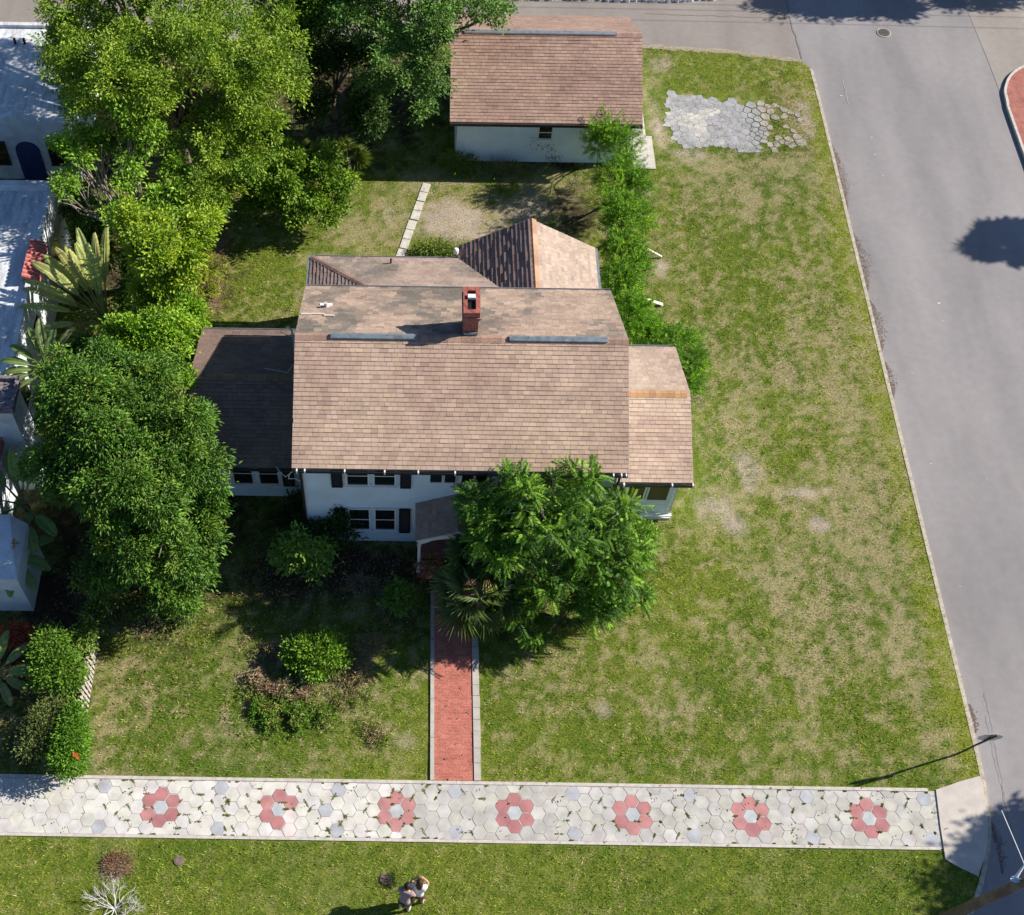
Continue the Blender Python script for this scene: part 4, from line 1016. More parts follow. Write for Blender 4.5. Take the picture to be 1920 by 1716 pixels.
# 3 oak next to the garage
t = thing('oak_tree', 'grey green oak crown spreading over the left end of the garage roof', 'tree', (.4, 43.2, 0), 'trees round the back yard')
LB = [lobe(850, 30, 6.8, 1.6, 1.6, 1.3), lobe(770, 90, 6.2, 1.3, 1.5, 1.2), lobe(790, 160, 5.4, 1.0, 1.1, .9), lobe(905, 10, 6.6, 1.1, 1.2, 1.0), lobe(720, 60, 5.8, 1.1, 1.4, 1.0), lobe(720, 150, 4.4, .9, .9, .8), lobe(800, 200, 4.0, .55, .6, .5), lobe(640, 0, 6.0, 1.6, 1.2, 1.2), lobe(960, -30, 6.2, .8, 1.1, .8), lobe(820, -60, 7.5, 2.4, 2.2, 1.6), lobe(680, -60, 7.5, 2.2, 2.2, 1.8), lobe(660, 30, 6.4, 1.3, 1.4, 1.1)]
o, cs = crown('crown', t, LB, 760, 60, .28, .125, .075, [(.08, .17, .035), (.13, .25, .05), (.19, .32, .075)], seed=3, outer=.6, mat='leafmatte', sub=9)
limbs(t, (.4, 43.4, 0), cs, .28, 26, 3)
# dark understorey behind
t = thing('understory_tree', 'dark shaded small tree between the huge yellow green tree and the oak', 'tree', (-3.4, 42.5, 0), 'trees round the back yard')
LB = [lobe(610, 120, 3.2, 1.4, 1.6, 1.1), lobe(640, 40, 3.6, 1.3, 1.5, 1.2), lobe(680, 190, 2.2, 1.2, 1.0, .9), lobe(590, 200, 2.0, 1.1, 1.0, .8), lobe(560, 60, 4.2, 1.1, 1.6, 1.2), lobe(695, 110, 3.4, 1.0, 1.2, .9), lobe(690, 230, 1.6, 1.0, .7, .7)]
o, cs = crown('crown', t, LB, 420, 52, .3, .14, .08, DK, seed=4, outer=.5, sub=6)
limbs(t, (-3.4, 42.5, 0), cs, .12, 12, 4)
t = thing('alley_tree', 'green tree crown at the top edge between the two largest trees', 'tree', (-3.8, 46.4, 0), 'trees round the back yard')
LB = [lobe(560, 10, 6.2, 1.5, 1.5, 1.3), lobe(590, 50, 5.6, .9, 1.0, .9), lobe(530, -40, 6.6, 1.8, 1.5, 1.4)]
o, cs = crown('crown', t, LB, 300, 56, .28, .14, .08, GRN, seed=5, outer=.6, sub=8)
limbs(t, (-3.8, 46.4, 0), cs, .16, 10, 5)

# middle strip between the two houses
t = thing('strip_tree', 'lime green tree in the strip between the white neighbor roof and the back lawn', 'tree', (-9.6, 30.6, 0), 'trees round the back yard')
LB = [lobe(270, 470, 6.8, 1.0, 1.2, 1.2), lobe(340, 450, 5.6, .9, 1.0, 1.0), lobe(330, 520, 4.6, .9, 1.0, .9), lobe(280, 550, 3.6, .9, .9, .8), lobe(240, 430, 6.6, .5, .9, .8), lobe(380, 430, 4.4, .7, .8, .8)]
o, cs = crown('crown', t, LB, 420, 56, .24, .14, .08, [(.16, .28, .02), (.26, .38, .025), (.34, .43, .03)], seed=6, outer=.55, sub=7)
limbs(t, (-9.4, 30.8, 0), cs, .13, 18, 6, mat='barkpale', stems=2)
t = thing('strip_tree', 'dense green bushy tree beside the shaded west wing roof', 'tree', (-9.2, 27.2, 0), 'trees round the back yard')
LB = [lobe(290, 620, 4.6, 1.1, 1.1, 1.0), lobe(340, 600, 3.6, .8, .9, .9), lobe(300, 690, 4.0, 1.0, .9, .9), lobe(350, 680, 2.2, .6, .9, .8), lobe(240, 640, 4.6, .8, .8, .8), lobe(370, 620, 1.6, .5, .9, .6)]
o, cs = crown('crown', t, LB, 400, 54, .23, .13, .075, [(.12, .26, .015), (.19, .35, .02), (.28, .42, .03)], seed=7, outer=.55, sub=7)
limbs(t, (-9.2, 27.4, 0), cs, .12, 12, 7)
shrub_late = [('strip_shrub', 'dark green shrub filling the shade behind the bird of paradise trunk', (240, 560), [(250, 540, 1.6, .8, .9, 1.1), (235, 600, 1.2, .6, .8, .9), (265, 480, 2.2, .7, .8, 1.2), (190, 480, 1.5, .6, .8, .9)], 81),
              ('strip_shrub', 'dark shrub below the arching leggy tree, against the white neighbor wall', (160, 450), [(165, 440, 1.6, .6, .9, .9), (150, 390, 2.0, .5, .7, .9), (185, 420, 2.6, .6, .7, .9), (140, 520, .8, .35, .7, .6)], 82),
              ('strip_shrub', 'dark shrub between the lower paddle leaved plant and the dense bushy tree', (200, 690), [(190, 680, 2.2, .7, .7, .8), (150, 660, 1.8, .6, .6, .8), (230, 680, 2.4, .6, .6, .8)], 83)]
# ferny plants along the mulch edge
for i, (x, y, s, lab) in enumerate(((395, 500, .55, 'yellow green fern clump at the edge of the mulch strip, by the back lawn'), (385, 545, .45, 'small yellow fern lying over the mulch strip, nearest to the west wing'), (372, 470, .5, 'lime fern clump at the top of the mulch strip'))):
    p = at(x, y, .3); t = thing('fern', lab, 'fern', (p[0], p[1], 0), 'ferns along the mulch strip')
    P = []; D = []; 
    for q in range(16):
        a = rng.uniform(0, 2 * math.pi); el = rng.uniform(.1, .7); d = np.array([math.cos(a), math.sin(a), el])
        for s_ in np.linspace(.1, 1, 12):
            c = np.array([p[0], p[1], .15]) + d * s * s_ * 1.3 - np.array([0, 0, 1]) * s_ ** 2 * .35 * s
            side = np.array([-math.sin(a), math.cos(a), 0])
            for sg in (-1, 1): P.append(c); D.append(side * sg + d * .4)
    P = np.array(P); D = np.array(D); C_ = np.tile([(.26, .31, .03)], (len(P), 1)) * rng.uniform(.7, 1.2, (len(P), 1))
    leaf_mesh('fronds', P, D, .17 * s * 2, .04, C_, M['leaf'], t)

# back yard shrub
t = thing('leafy_shrub', 'large round green shrub on the back lawn, left of the garden path', 'shrub', tuple(at(560, 385, 0)[:2]) + (0,))
LB = [lobe(520, 330, 2.4, 1.1, 1.1, 1.0), lobe(590, 340, 2.2, 1.0, 1.1, .9), lobe(560, 390, 1.6, 1.0, .8, .8), lobe(610, 390, 1.2, .6, .6, .7), lobe(640, 350, 1.4, .7, .8, .8), lobe(500, 380, 1.4, .8, .7, .8), lobe(560, 410, .8, .7, .5, .6), lobe(510, 300, 2.8, .8, .8, .8), lobe(600, 300, 2.4, .7, .7, .7)]
o, cs = crown('foliage', t, LB, 340, 50, .23, .15, .09, [(.09, .18, .015), (.15, .27, .02), (.22, .34, .03)], seed=8, outer=.6, sub=7)
limbs(t, tuple(at(560, 385, 0)), cs, .07, 16, 8, stems=3, name='stems')

# ---- palms with fan leaves
def fan_leaf(mb, base, dirv, L, cc, nseg=22, spread=2.0, pet=.6, droop=.3, w=.045):
    d = nrm(dirv); up = np.array([0, 0, 1.]); side = nrm(np.cross(d, up)); nn = np.cross(side, d)
    h = np.array(base) + d * pet
    mb.tube([base, h], [.015, .009], 4, (.25, .28, .08))
    for i in range(nseg):
        a = (i / (nseg - 1) - .5) * spread * 1.35; l = L * (1 - .25 * abs(a) / spread) * random.uniform(.85, 1.08)
        q = d * math.cos(a) + side * math.sin(a) + nn * .10
        s2 = nrm(np.cross(q, nn)); m1 = h + q * l * .5; tip = h + q * l - up * l * droop * random.uniform(.5, 1.3)
        g = random.uniform(.8, 1.2); c2 = tuple(v * g for v in cc)
        mb.add([h, m1 + s2 * w / 2 + nn * .012, tip, m1 - s2 * w / 2 - nn * .012], [(0, 1, 2), (0, 2, 3)], c2)
def fan_palm(name, lab, x, y, z, nf, L, cc, trunk_r=.1, group=None, pet=.6, cat='palm', down=-.4, w=.045, mat='leaf', spread=2.0):
    t = thing(name, lab, cat, (x, y, 0), group); mb = MB()
    for i in range(nf):
        a = i * 2.4 + random.uniform(-.2, .2); el = random.uniform(down, 1.25)
        d = (math.cos(a) * math.cos(el), math.sin(a) * math.cos(el), math.sin(el))
        fan_leaf(mb, (x, y, z), d, L * random.uniform(.8, 1.1), cc, pet=pet * random.uniform(.7, 1.2), w=w, spread=spread)
    mb.build('fronds', M[mat], t)
    if z > .3:
        mb = MB(); mb.tube([(x + .1, y, -.1), (x + .03, y, z * .5), (x, y, z)], [trunk_r * 1.3, trunk_r, trunk_r * 1.1], 9); mb.build('trunk', M['bark'], t, smooth=True)
    return t
p = at(652, 296, 1.6); fan_palm('palmetto', 'small fan palm poking out above the back lawn shrub', p[0], p[1], 1.5, 10, .8, (.17, .22, .05), group='fan palms', pet=.45)
p = at(560, 290, 2.6); fan_palm('palmetto', 'fan palm half buried in the top of the back lawn shrub', p[0], p[1], 2.5, 8, .7, (.15, .21, .05), group='fan palms', pet=.4)
p = at(900, 1115, 1.9); fan_palm('palmetto', 'dark green fan palm overhanging the front brick walkway', p[0], p[1], 1.9, 26, 1.1, (.22, .30, .13), group='fan palms', pet=.8, w=.055, down=-.2)
p = at(890, 1050, 2.2); fan_palm('palmetto', 'tall fan palm right in front of the porch steps', p[0] + .2, p[1], 2.2, 20, 1.0, (.18, .26, .10), group='fan palms', pet=.7, w=.05)
p = at(1060, 1120, 1.5); fan_palm('palmetto', 'fan palm with yellowish fronds under the feathery front tree', p[0], p[1], 1.5, 18, .85, (.22, .26, .10), group='fan palms', pet=.6, w=.045)
p = at(865, 1195, .5); fan_palm('palmetto', 'low fan palm fronds arching over the right kerb of the walkway', 2.75, 17.9, .6, 9, .8, (.15, .22, .06), group='fan palms', pet=.5, w=.04)

# ---- paddle leaved plants
def paddle(mb, base, az, el, pet, L, W, cc, tatter=.4, curl=.5, seed=0):
    r = random.Random(seed); d0 = np.array([math.cos(az) * math.cos(el), math.sin(az) * math.cos(el), math.sin(el)])
    side = np.array([-math.sin(az), math.cos(az), 0]); base = np.array(base, float)
    pts = []; p = base.copy(); e = el
    n1, n2 = 5, 18
    for i in range(n1): pts.append(p.copy()); p = p + d0 * pet / n1
    mb.tube(pts + [p], [.05, .045, .04, .035, .03, .028], 6, (.22, .27, .08))
    mid = [p.copy()]
    for i in range(n2):
        e -= curl * (i / n2) * 2 / n2 * 1.3; d = np.array([math.cos(az) * math.cos(e), math.sin(az) * math.cos(e), math.sin(e)]); p = p + d * L / n2; mid.append(p.copy())
    mb.tube(mid, [.022 * (1 - i / (n2 + 1)) + .006 for i in range(n2 + 1)], 5, (.35, .42, .15))
    up = nrm(np.cross(side, d0)); up = up if up[2] > 0 else -up
    for sg in (-1, 1):
        dr = r.uniform(-.1, .1)
        for i in range(n2):
            t0, t1 = i / n2, (i + 1) / n2; w0 = W / 2 * math.sin(math.pi * min(t0 * .93 + .05, 1)) ** .6; w1 = W / 2 * math.sin(math.pi * min(t1 * .93 + .05, 1)) ** .6
            if r.random() < tatter: dr += r.uniform(-.25, .15); dr = max(min(dr, .25), -.7); gap = .25
            else: gap = 0
            a, b_ = mid[i], mid[i + 1]; g = r.uniform(.85, 1.12)
            fwd = (b_ - a) * .6
            o0 = side * sg * w0 + up * (w0 * (.25 + dr)) + fwd; o1 = side * sg * w1 * (1 - gap * .2) + up * (w1 * (.25 + dr)) + fwd * (1 - gap)
            mb.add([a, b_, b_ + o1 * .55 + up * .02, a + o0 * .55 + up * .02, b_ + o1, a + o0], [(0, 1, 2, 3), (3, 2, 4, 5)], tuple(v * g for v in cc))
def paddle_plant(lab, x, y, z, fans, cc, L=1.9, W=.55, pet=1.2, group='giant paddle leaved plants', tat=.4, trunk=True, flowers=None):
    t = thing('bird_of_paradise', lab, 'plant', (x, y, 0), group); mb = MB()
    for i, (az, el) in enumerate(fans):
        paddle(mb, (x, y, z), R_(az), R_(el), pet * random.uniform(.85, 1.15), L * random.uniform(.85, 1.1), W * random.uniform(.85, 1.1), tuple(v * random.uniform(.85, 1.15) for v in cc), tat, .55, seed=i + int(x * 10))
    mb.build('leaves', M['leaf'], t)
    if trunk:
        mb = MB(); n = 9; mb.tube([(x + .04 * math.sin(i), y, -.1 + (z + .15) * i / n) for i in range(n + 1)], [.14 + .02 * (i % 2) for i in range(n)] + [.1], 9); mb.build('trunk', M['bark'], t)
    if flowers:
        for (fx, fy, fz) in flowers:
            mb = MB()
            for j in range(26):
                a = random.uniform(0, 6.28); e = random.uniform(-.6, 1.2); l = random.uniform(.12, .3)
                q = np.array([math.cos(a) * math.cos(e), math.sin(a) * math.cos(e), math.sin(e)]) * l
                cc2 = random.choice([(.45, .18, .06), (.38, .22, .10), (.5, .28, .12), (.3, .2, .17)])
                s_ = np.array([-math.sin(a), math.cos(a), 0]) * .018
                mb.add([(fx, fy, fz), np.array([fx, fy, fz]) + q * .6 + s_, np.array([fx, fy, fz]) + q, np.array([fx, fy, fz]) + q * .6 - s_], [(0, 1, 2, 3)], cc2)
            mb.build('flower_bracts', M['leaf'], t)
    return t
PG = (.26, .33, .12)
p = at(200, 600, 2.6)
paddle_plant('tall bird of paradise with tattered pale leaves on a brown trunk beside red tiles', p[0], p[1], 2.6, [(95, 66), (112, 52), (84, 60), (126, 42), (140, 30), (152, 36), (165, 22), (180, 20), (196, 8), (104, 78), (215, -8), (140, 58), (120, 66), (172, 40), (205, -14)], (.36, .44, .14), L=2.0, W=.38, pet=1.3, tat=.6)
p = at(88, 690, 4.0)
paddle_plant('smaller dark paddle leaved plant above the square chimney', p[0], p[1], 3.9, [(150, 20), (170, 10), (185, 5), (200, 0), (100, 50), (120, 35), (75, 50), (215, -10), (50, 40)], (.14, .21, .07), L=1.15, W=.34, pet=.6, tat=.1)
p = at(40, 940, 2.4)
paddle_plant('paddle leaved plant with withered orange flower bracts at the left edge', p[0], p[1], 2.2, [(60, 50), (85, 45), (110, 35), (140, 30), (180, 20), (220, 10), (260, -5), (290, -10), (320, 0), (20, 30), (100, 60)], (.20, .31, .08), L=1.1, W=.42, pet=.75, tat=.15,
             flowers=[tuple(at(62, 900, 3.1)), tuple(at(48, 930, 3.2)), tuple(at(40, 965, 3.0)), tuple(at(28, 1020, 2.8)), tuple(at(70, 935, 2.8))])
p = at(15, 1030, 1.8)
paddle_plant('low paddle leaved plant over the sloping front wing of the neighbor house', p[0], p[1], 1.6, [(20, 10), (-20, 0), (60, 30), (-50, -5), (100, 40), (150, 20), (-80, 0)], (.20, .31, .08), L=1.1, W=.42, pet=.5, tat=.15)
p = at(5, 1250, .9)
paddle_plant('short paddle leaved plant at the left edge above the clipped bushes', p[0] - .3, p[1], .4, [(0, 15), (40, 25), (-30, 10), (80, 30), (-60, 0)], (.24, .34, .10), L=.9, W=.35, pet=.4, tat=.1, trunk=False)

# 4 mango tree
t = thing('mango_tree', 'big dense dark green tree between the front lawn and the neighbor house', 'tree', (-8.6, 21.2, 0))
LB = [lobe(260, 860, 5.4, 2.3, 2.2, 1.8), lobe(170, 760, 5.6, 1.7, 1.6, 1.4), lobe(330, 900, 4.6, 1.4, 1.6, 1.5), lobe(280, 1010, 3.6, 1.7, 1.5, 1.5), lobe(370, 970, 3.0, 1.1, 1.3, 1.4), lobe(160, 700, 5.4, 1.3, 1.0, 1.0), lobe(240, 750, 5.4, 1.4, 1.4, 1.2), lobe(180, 900, 4.8, 1.5, 1.6, 1.5),
      lobe(340, 1080, 2.0, 1.0, 1.1, 1.0), lobe(130, 850, 4.8, 1.0, 1.3, 1.2), lobe(350, 820, 4.4, 1.0, 1.1, 1.1), lobe(290, 700, 4.6, .9, .8, .8), lobe(220, 1060, 2.6, 1.0, 1.0, 1.0)]
o, cs = crown('crown', t, LB, 1500, 54, .25, .155, .06, [(.06, .14, .018), (.09, .20, .022), (.13, .27, .03), (.17, .26, .03)], seed=10, droop=.35, sub=12, f=(.26, .46), outer=.65)
limbs(t, (-8.6, 21.2, 0), cs, .24, 26, 10)
t = thing('low_shrub', 'dark leafy shrub at the lower right foot of the big dark tree', 'shrub', tuple(at(320, 1130, 0)))
LB = [lobe(320, 1110, .9, .7, .6, .6), lobe(350, 1140, .5, .4, .4, .4), lobe(270, 1130, .9, .5, .5, .5)]
o, cs = crown('foliage', t, LB, 70, 36, .22, .13, .055, [(.06, .11, .02), (.10, .17, .03)], seed=11); limbs(t, tuple(at(320, 1130, 0)), cs, .04, 8, 11, stems=2, name='stems')
t = thing('low_shrub', 'thin shaded shrub hanging below the big dark tree, left of the leaning picket fence', 'shrub', tuple(at(205, 1150, 0)))
LB = [lobe(205, 1110, 1.6, .4, .5, .9), lobe(180, 1160, 1.0, .4, .5, .6)]
o, cs = crown('foliage', t, LB, 50, 34, .22, .13, .055, [(.06, .11, .02), (.10, .17, .03)], seed=12); limbs(t, tuple(at(205, 1150, 0)), cs, .03, 8, 12, stems=2, name='stems')

# 5 feathery front tree
t = thing('feathery_tree', 'bright green feathery tree covering the right half of the house front', 'tree', (4.7, 19.4, 0))
LB = [lobe(905, 975, 3.8, .6, .6, .6), lobe(925, 1000, 3.9, .7, .7, .7), lobe(935, 1040, 3.0, .5, .6, .6), lobe(985, 925, 5.2, .75, .7, 1.0), lobe(1078, 925, 5.4, .75, .7, 1.0), lobe(940, 960, 4.4, .9, .8, .8), lobe(1030, 1000, 4.4, 1.0, 1.0, .8), lobe(1110, 990, 4.2, 1.1, 1.0, .9), lobe(1160, 980, 3.8, .6, .7, .6), lobe(1160, 1055, 3.0, .8, .9, .8),
      lobe(1110, 1070, 3.2, 1.1, 1.0, .9), lobe(975, 1050, 3.4, .6, .7, .7), lobe(1000, 1130, 2.0, .6, .6, .6), lobe(1195, 1120, 1.8, .5, .5, .5), lobe(1030, 1080, 3.0, .6, .6, .6), lobe(1145, 1130, 2.0, .8, .7, .8), lobe(1000, 1170, 1.0, .4, .4, .4), lobe(1100, 1145, 1.5, .6, .5, .6)]
P, D, cl, cs = crown_pts(sublobes(LB, 7, .28, .6, 13, .35), 370, 6, .2, .6, -.6, 13)
# pinnate twigs: each twig carries rows of narrow leaflets
tw = []; td = []; tc = []
r_ = np.random.default_rng(5); base_c = np.array([[.07, .175, .015], [.115, .26, .02], [.20, .37, .03]])
clc = base_c[r_.integers(0, 3, 370)] * r_.uniform(.8, 1.2, (370, 1))
D = D / np.linalg.norm(D, axis=1, keepdims=True)
for i in range(len(P)):
    d = D[i]; s = np.cross(d, [0, 0, 1.]); s /= np.linalg.norm(s) + 1e-9
    for q in np.linspace(.05, 1, 9):
        c = P[i] + d * .42 * q - np.array([0, 0, .12]) * q * q
        for sg in (-1, 1): tw.append(c); td.append(s * sg * .8 + d * .75 + np.array([0, 0, -.15])); tc.append(clc[cl[i]])
tw = np.array(tw); td = np.array(td); tc = np.array(tc) * r_.uniform(.8, 1.2, (len(tc), 1))
leaf_mesh('crown', tw, td, .155, .036, tc, M['leaf'], t, droop=.2)
limbs(t, (4.7, 19.6, 0), cs, .12, 34, 13, mat='barkpale', stems=3, bend=.35)
t = thing('leafy_shrub', 'low bright bush on the lawn just below the sunroom windows', 'shrub', tuple(at(1190, 1010, 0)))
LB = [lobe(1195, 1000, .8, .5, .45, .5), lobe(1215, 1010, .6, .35, .35, .4), lobe(1165, 1025, .6, .4, .4, .4)]
o, cs = crown('foliage', t, LB, 80, 34, .2, .12, .04, [(.11, .24, .02), (.2, .36, .03)], seed=14); limbs(t, tuple(at(1190, 1010, 0)), cs, .03, 8, 14, stems=3, name='stems')

# shrubs in front of the house
def shrub(name, lab, base, lobes, n, k, cr, L, W, cols, seed, group=None, cat='shrub', mat='leaf', stem='bark', **kw):
    t = thing(name, lab, cat, (base[0], base[1], 0), group)
    o, cs = crown('foliage', t, lobes, n, k, cr, L, W, cols, seed=seed, mat=mat, **kw)
    limbs(t, (base[0], base[1], 0), cs, min(.035, max(l[3] for l in lobes) * .04) if min(l[5] for l in lobes) > .26 else .006, min(12, n), seed, stems=3, name='stems', mat=stem); return t
shrub('leafy_shrub', 'sparse glossy green shrub alone in the shade below the west wing', at(570, 1060), [lobe(560, 1020, 1.5, .55, .5, .6), lobe(595, 1030, 1.2, .45, .45, .5), lobe(545, 1045, 1.0, .5, .4, .5), lobe(590, 1060, .8, .5, .4, .4)], 75, 26, .26, .17, .075, [(.16, .29, .04), (.28, .44, .07)], 15, outer=.4)  # leaf colours lightened to stand in for sunlight on this shrub
shrub('leafy_shrub', 'dark shrub climbing the house corner beside the lower left shutter', at(620, 1010), [lobe(640, 980, 1.4, .4, .35, .9), lobe(610, 1000, 1.0, .6, .4, .6), lobe(570, 990, 1.1, .4, .3, .6), lobe(640, 1000, .6, .5, .3, .4)], 90, 34, .24, .14, .06, [(.03, .07, .012), (.05, .10, .02)], 16)
shrub('leafy_shrub', 'dark vine covered bush against the corner between the two storey wall and west wing', at(555, 960), [lobe(560, 950, 1.1, .25, .3, .9), lobe(545, 970, .6, .35, .3, .5)], 40, 34, .2, .12, .06, [(.03, .06, .012), (.05, .09, .02)], 17)
shrub('leafy_shrub', 'small bright leaved bush left of the shaded top of the brick walkway', at(750, 1135), [lobe(752, 1115, .7, .35, .45, .45), lobe(745, 1130, .4, .3, .3, .3)], 34, 26, .2, .17, .09, [(.11, .2, .03), (.17, .3, .04)], 18)
shrub('weed_clump', 'dark weeds with pale seed stalks in the shade left of the porch', at(700, 1090), [lobe(700, 1095, .2, .9, .25, .15)], 26, 14, .2, .16, .03, [(.22, .18, .12), (.3, .26, .18)], 19, cat='weeds', mat='leafmatte')
shrub('leafy_shrub', 'bright green rounded bush in the middle of the left front lawn', at(595, 1250), [lobe(600, 1215, .6, .75, .6, .4), lobe(565, 1225, .5, .5, .5, .4), lobe(628, 1235, .4, .4, .45, .35), lobe(590, 1255, .35, .4, .3, .3)], 170, 34, .2, .11, .06, [(.12, .24, .015), (.19, .33, .03)], 20)
shrub('dry_grass_clump', 'straw coloured dry grass clump between the lawn bush and the brick walkway', at(690, 1225), [lobe(695, 1210, .15, .4, .35, .18), lobe(655, 1260, .05, .6, .4, .07)], 90, 22, .16, .20, .018, [(.46, .36, .22), (.33, .29, .12)], 23, cat='weeds', mat='leafmatte')
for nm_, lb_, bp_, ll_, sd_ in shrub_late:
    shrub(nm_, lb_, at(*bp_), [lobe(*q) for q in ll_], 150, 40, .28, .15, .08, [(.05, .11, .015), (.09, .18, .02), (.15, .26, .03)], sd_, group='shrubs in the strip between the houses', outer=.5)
# loose low growth scattered over the ground (not a crown)
def patch(name, lab, blobs_, n, cols, L, W, hmax, seed, cat='weeds', thr=.5, mat='leafmatte'):
    r = np.random.default_rng(seed); c0 = at(*blobs_[0][:2]); t = thing(name, lab, cat, (c0[0], c0[1], 0)); X = []; Y = []
    for (x, y, rx, ry) in blobs_:
        c = at(x, y); q = r.normal(size=(n * 3, 2)) * .55; X.append(c[0] + q[:, 0] * rx); Y.append(c[1] + q[:, 1] * ry)
    X = np.concatenate(X); Y = np.concatenate(Y); f = fbm(X, Y, .45, 3, seed); k = f + r.normal(0, .05, len(X)) > thr; X, Y, f = X[k], Y[k], f[k]
    X, Y, f = X[:n * len(blobs_)], Y[:n * len(blobs_)], f[:n * len(blobs_)]; z = r.random(len(X)) * hmax * np.clip((f - thr + .08) * 6, .2, 1)
    D = r.normal(size=(len(X), 3)) * [1, 1, .35] + [0, 0, .45]; cols = np.array(cols); C_ = cols[np.clip(((fbm(X, Y, .3, 2, seed + 5) - .25) * 2 * len(cols)).astype(int), 0, len(cols) - 1)] * r.uniform(.6, 1.35, (len(X), 1))
    leaf_mesh('foliage', np.stack([X, Y, z], -1), D, L * r.uniform(.6, 1.4, len(X)), W * r.uniform(.7, 1.3, len(X)), C_, M[mat], t); return t
patch('vine_mound', 'low tangle of green vines on the left front lawn, below the brown dead weeds', [(500, 1330, .8, .7), (560, 1350, .9, .45), (480, 1290, .4, .6), (610, 1368, .8, .3)], 1500, [(.09, .19, .015), (.14, .24, .03), (.22, .26, .05), (.10, .17, .02)], .085, .045, .24, 122, 'vines', .47)
patch('brown_weeds', 'tangle of brown dead weeds left of the bright green lawn bush', [(505, 1215, .6, .5), (495, 1265, .5, .5), (550, 1290, .7, .4), (600, 1300, .7, .35)], 1300, [(.30, .20, .12), (.40, .28, .18), (.16, .18, .05), (.44, .33, .22)], .11, .028, .26, 121, 'weeds', .47)
patch('grass_clump', 'tall green grass with tan blades between the vine tangle and the brick walkway', [(650, 1315, .6, .5), (700, 1380, .5, .4)], 1000, [(.18, .24, .04), (.40, .33, .17), (.15, .21, .03)], .12, .02, .1, 124, 'weeds', .5)
# porch pot plant
t = thing('potted_croton', 'pot of red and orange leaved croton beside the left porch post', 'potted plant', (.75, 19.85, 0)); mb = MB(); mb.tube([(.75, 19.62, .3), (.75, 19.62, .56)], [.13, .17], 14); 
mb.v = [(a, b_ + .1, c - .0) for a, b_, c in mb.v]; mb.build('pot', M['claytile'], t)
P, D, cl, cs = crown_pts([(.75, 19.75, .85, .35, .3, .28)], 24, 12, .16, .4, -.3, 25); C_ = np.array([(.45, .10, .05), (.5, .2, .06), (.28, .3, .03), (.45, .25, .2)])[rng.integers(0, 4, 24)][cl]
leaf_mesh('foliage', P, D, .19, .06, C_, M['leaf'], t)
shrub('porch_plant', 'green bushy plant on the porch beside the red croton', (1.7, 19.9), [(1.65, 19.75, .75, .35, .3, .35)], 26, 26, .2, .14, .06, [(.06, .13, .02), (.1, .2, .03)], 26)

# hedge on the east side of the back yard
hed = [('tall feathery hedge bush growing onto the corner of the garage roof', (1150, 290), [lobe(1140, 250, 2.6, .55, .7, .8), lobe(1165, 270, 2.4, .7, .6, .8), lobe(1120, 265, 2.0, .5, .5, .6), lobe(1150, 225, 3.0, .25, .45, .4), lobe(1180, 300, 1.8, .5, .5, .6)]),
       ('dense hedge bush next to the concrete apron of the garage', (1170, 370), [lobe(1160, 330, 2.2, .75, .7, .8), lobe(1190, 345, 1.9, .5, .6, .7), lobe(1150, 375, 2.0, .5, .6, .8)]),
       ('bright hedge bush level with the bare sandy back yard', (1175, 430), [lobe(1165, 400, 2.3, .65, .75, .8), lobe(1195, 420, 1.8, .45, .6, .7), lobe(1160, 440, 2.0, .5, .6, .8)]),
       ('hedge bush beside the cross gable roof, above the upper white board', (1180, 490), [lobe(1165, 465, 2.2, .55, .7, .8), lobe(1185, 490, 1.8, .45, .6, .7)]),
       ('hedge bush between the two fallen white boards', (1185, 550), [lobe(1165, 525, 2.0, .5, .75, .8), lobe(1185, 560, 1.5, .4, .6, .6)]),
       ('dark green hedge bush touching the end of the two storey roof', (1195, 610), [lobe(1185, 590, 1.9, .45, .7, .8), lobe(1205, 620, 1.3, .4, .5, .6)]),
       ('lower hedge bush beside the back eave of the sunroom', (1250, 665), [lobe(1225, 625, 1.2, .5, .5, .5), lobe(1260, 650, .9, .5, .5, .5), lobe(1235, 655, 1.0, .4, .4, .4)]),
       ('low sprawling bright green bush at the east corner of the sunroom', (1310, 690), [lobe(1280, 640, .6, .45, .35, .35), lobe(1300, 680, .4, .3, .5, .3), lobe(1295, 715, .35, .22, .4, .25)])]
for i, (lab, bp, LB) in enumerate(hed):
    bb = at(*bp); t = thing('hedge_bush', lab, 'hedge bush', (bb[0], bb[1], 0), 'hedge bushes along the east side of the back yard')
    P, D, cl, cs = crown_pts(LB, 62 if i < 6 else 44, 9, .24, .55, -.5, 40 + i)
    D = D / np.linalg.norm(D, axis=1, keepdims=True); tw = []; td = []; tc = []
    cb_ = np.array([(.09, .22, .010), (.14, .31, .012), (.23, .41, .02)])[rng.integers(0, 3, len(cs))] * rng.uniform(.8, 1.15, (len(cs), 1))
    for j in range(len(P)):
        d = D[j]; s = np.cross(d, [0, 0, 1.]); s /= np.linalg.norm(s) + 1e-9; dd_ = np.cross(s, d)
        for q in np.linspace(.05, 1, 7):
            c = P[j] + d * .34 * q
            for a in (0, 2.1, 4.2): tw.append(c); td.append((s * math.cos(a + q * 3) + dd_ * math.sin(a + q * 3)) * .8 + d * .8); tc.append(cb_[cl[j]])
    tc = np.array(tc) * rng.uniform(.8, 1.2, (len(tc), 1))
    leaf_mesh('foliage', np.array(tw), np.array(td), .11, .026, tc, M['leaf'], t, droop=.1)
    limbs(t, (bb[0], bb[1], 0), cs, .05, 10, 40 + i, stems=2, name='stems')

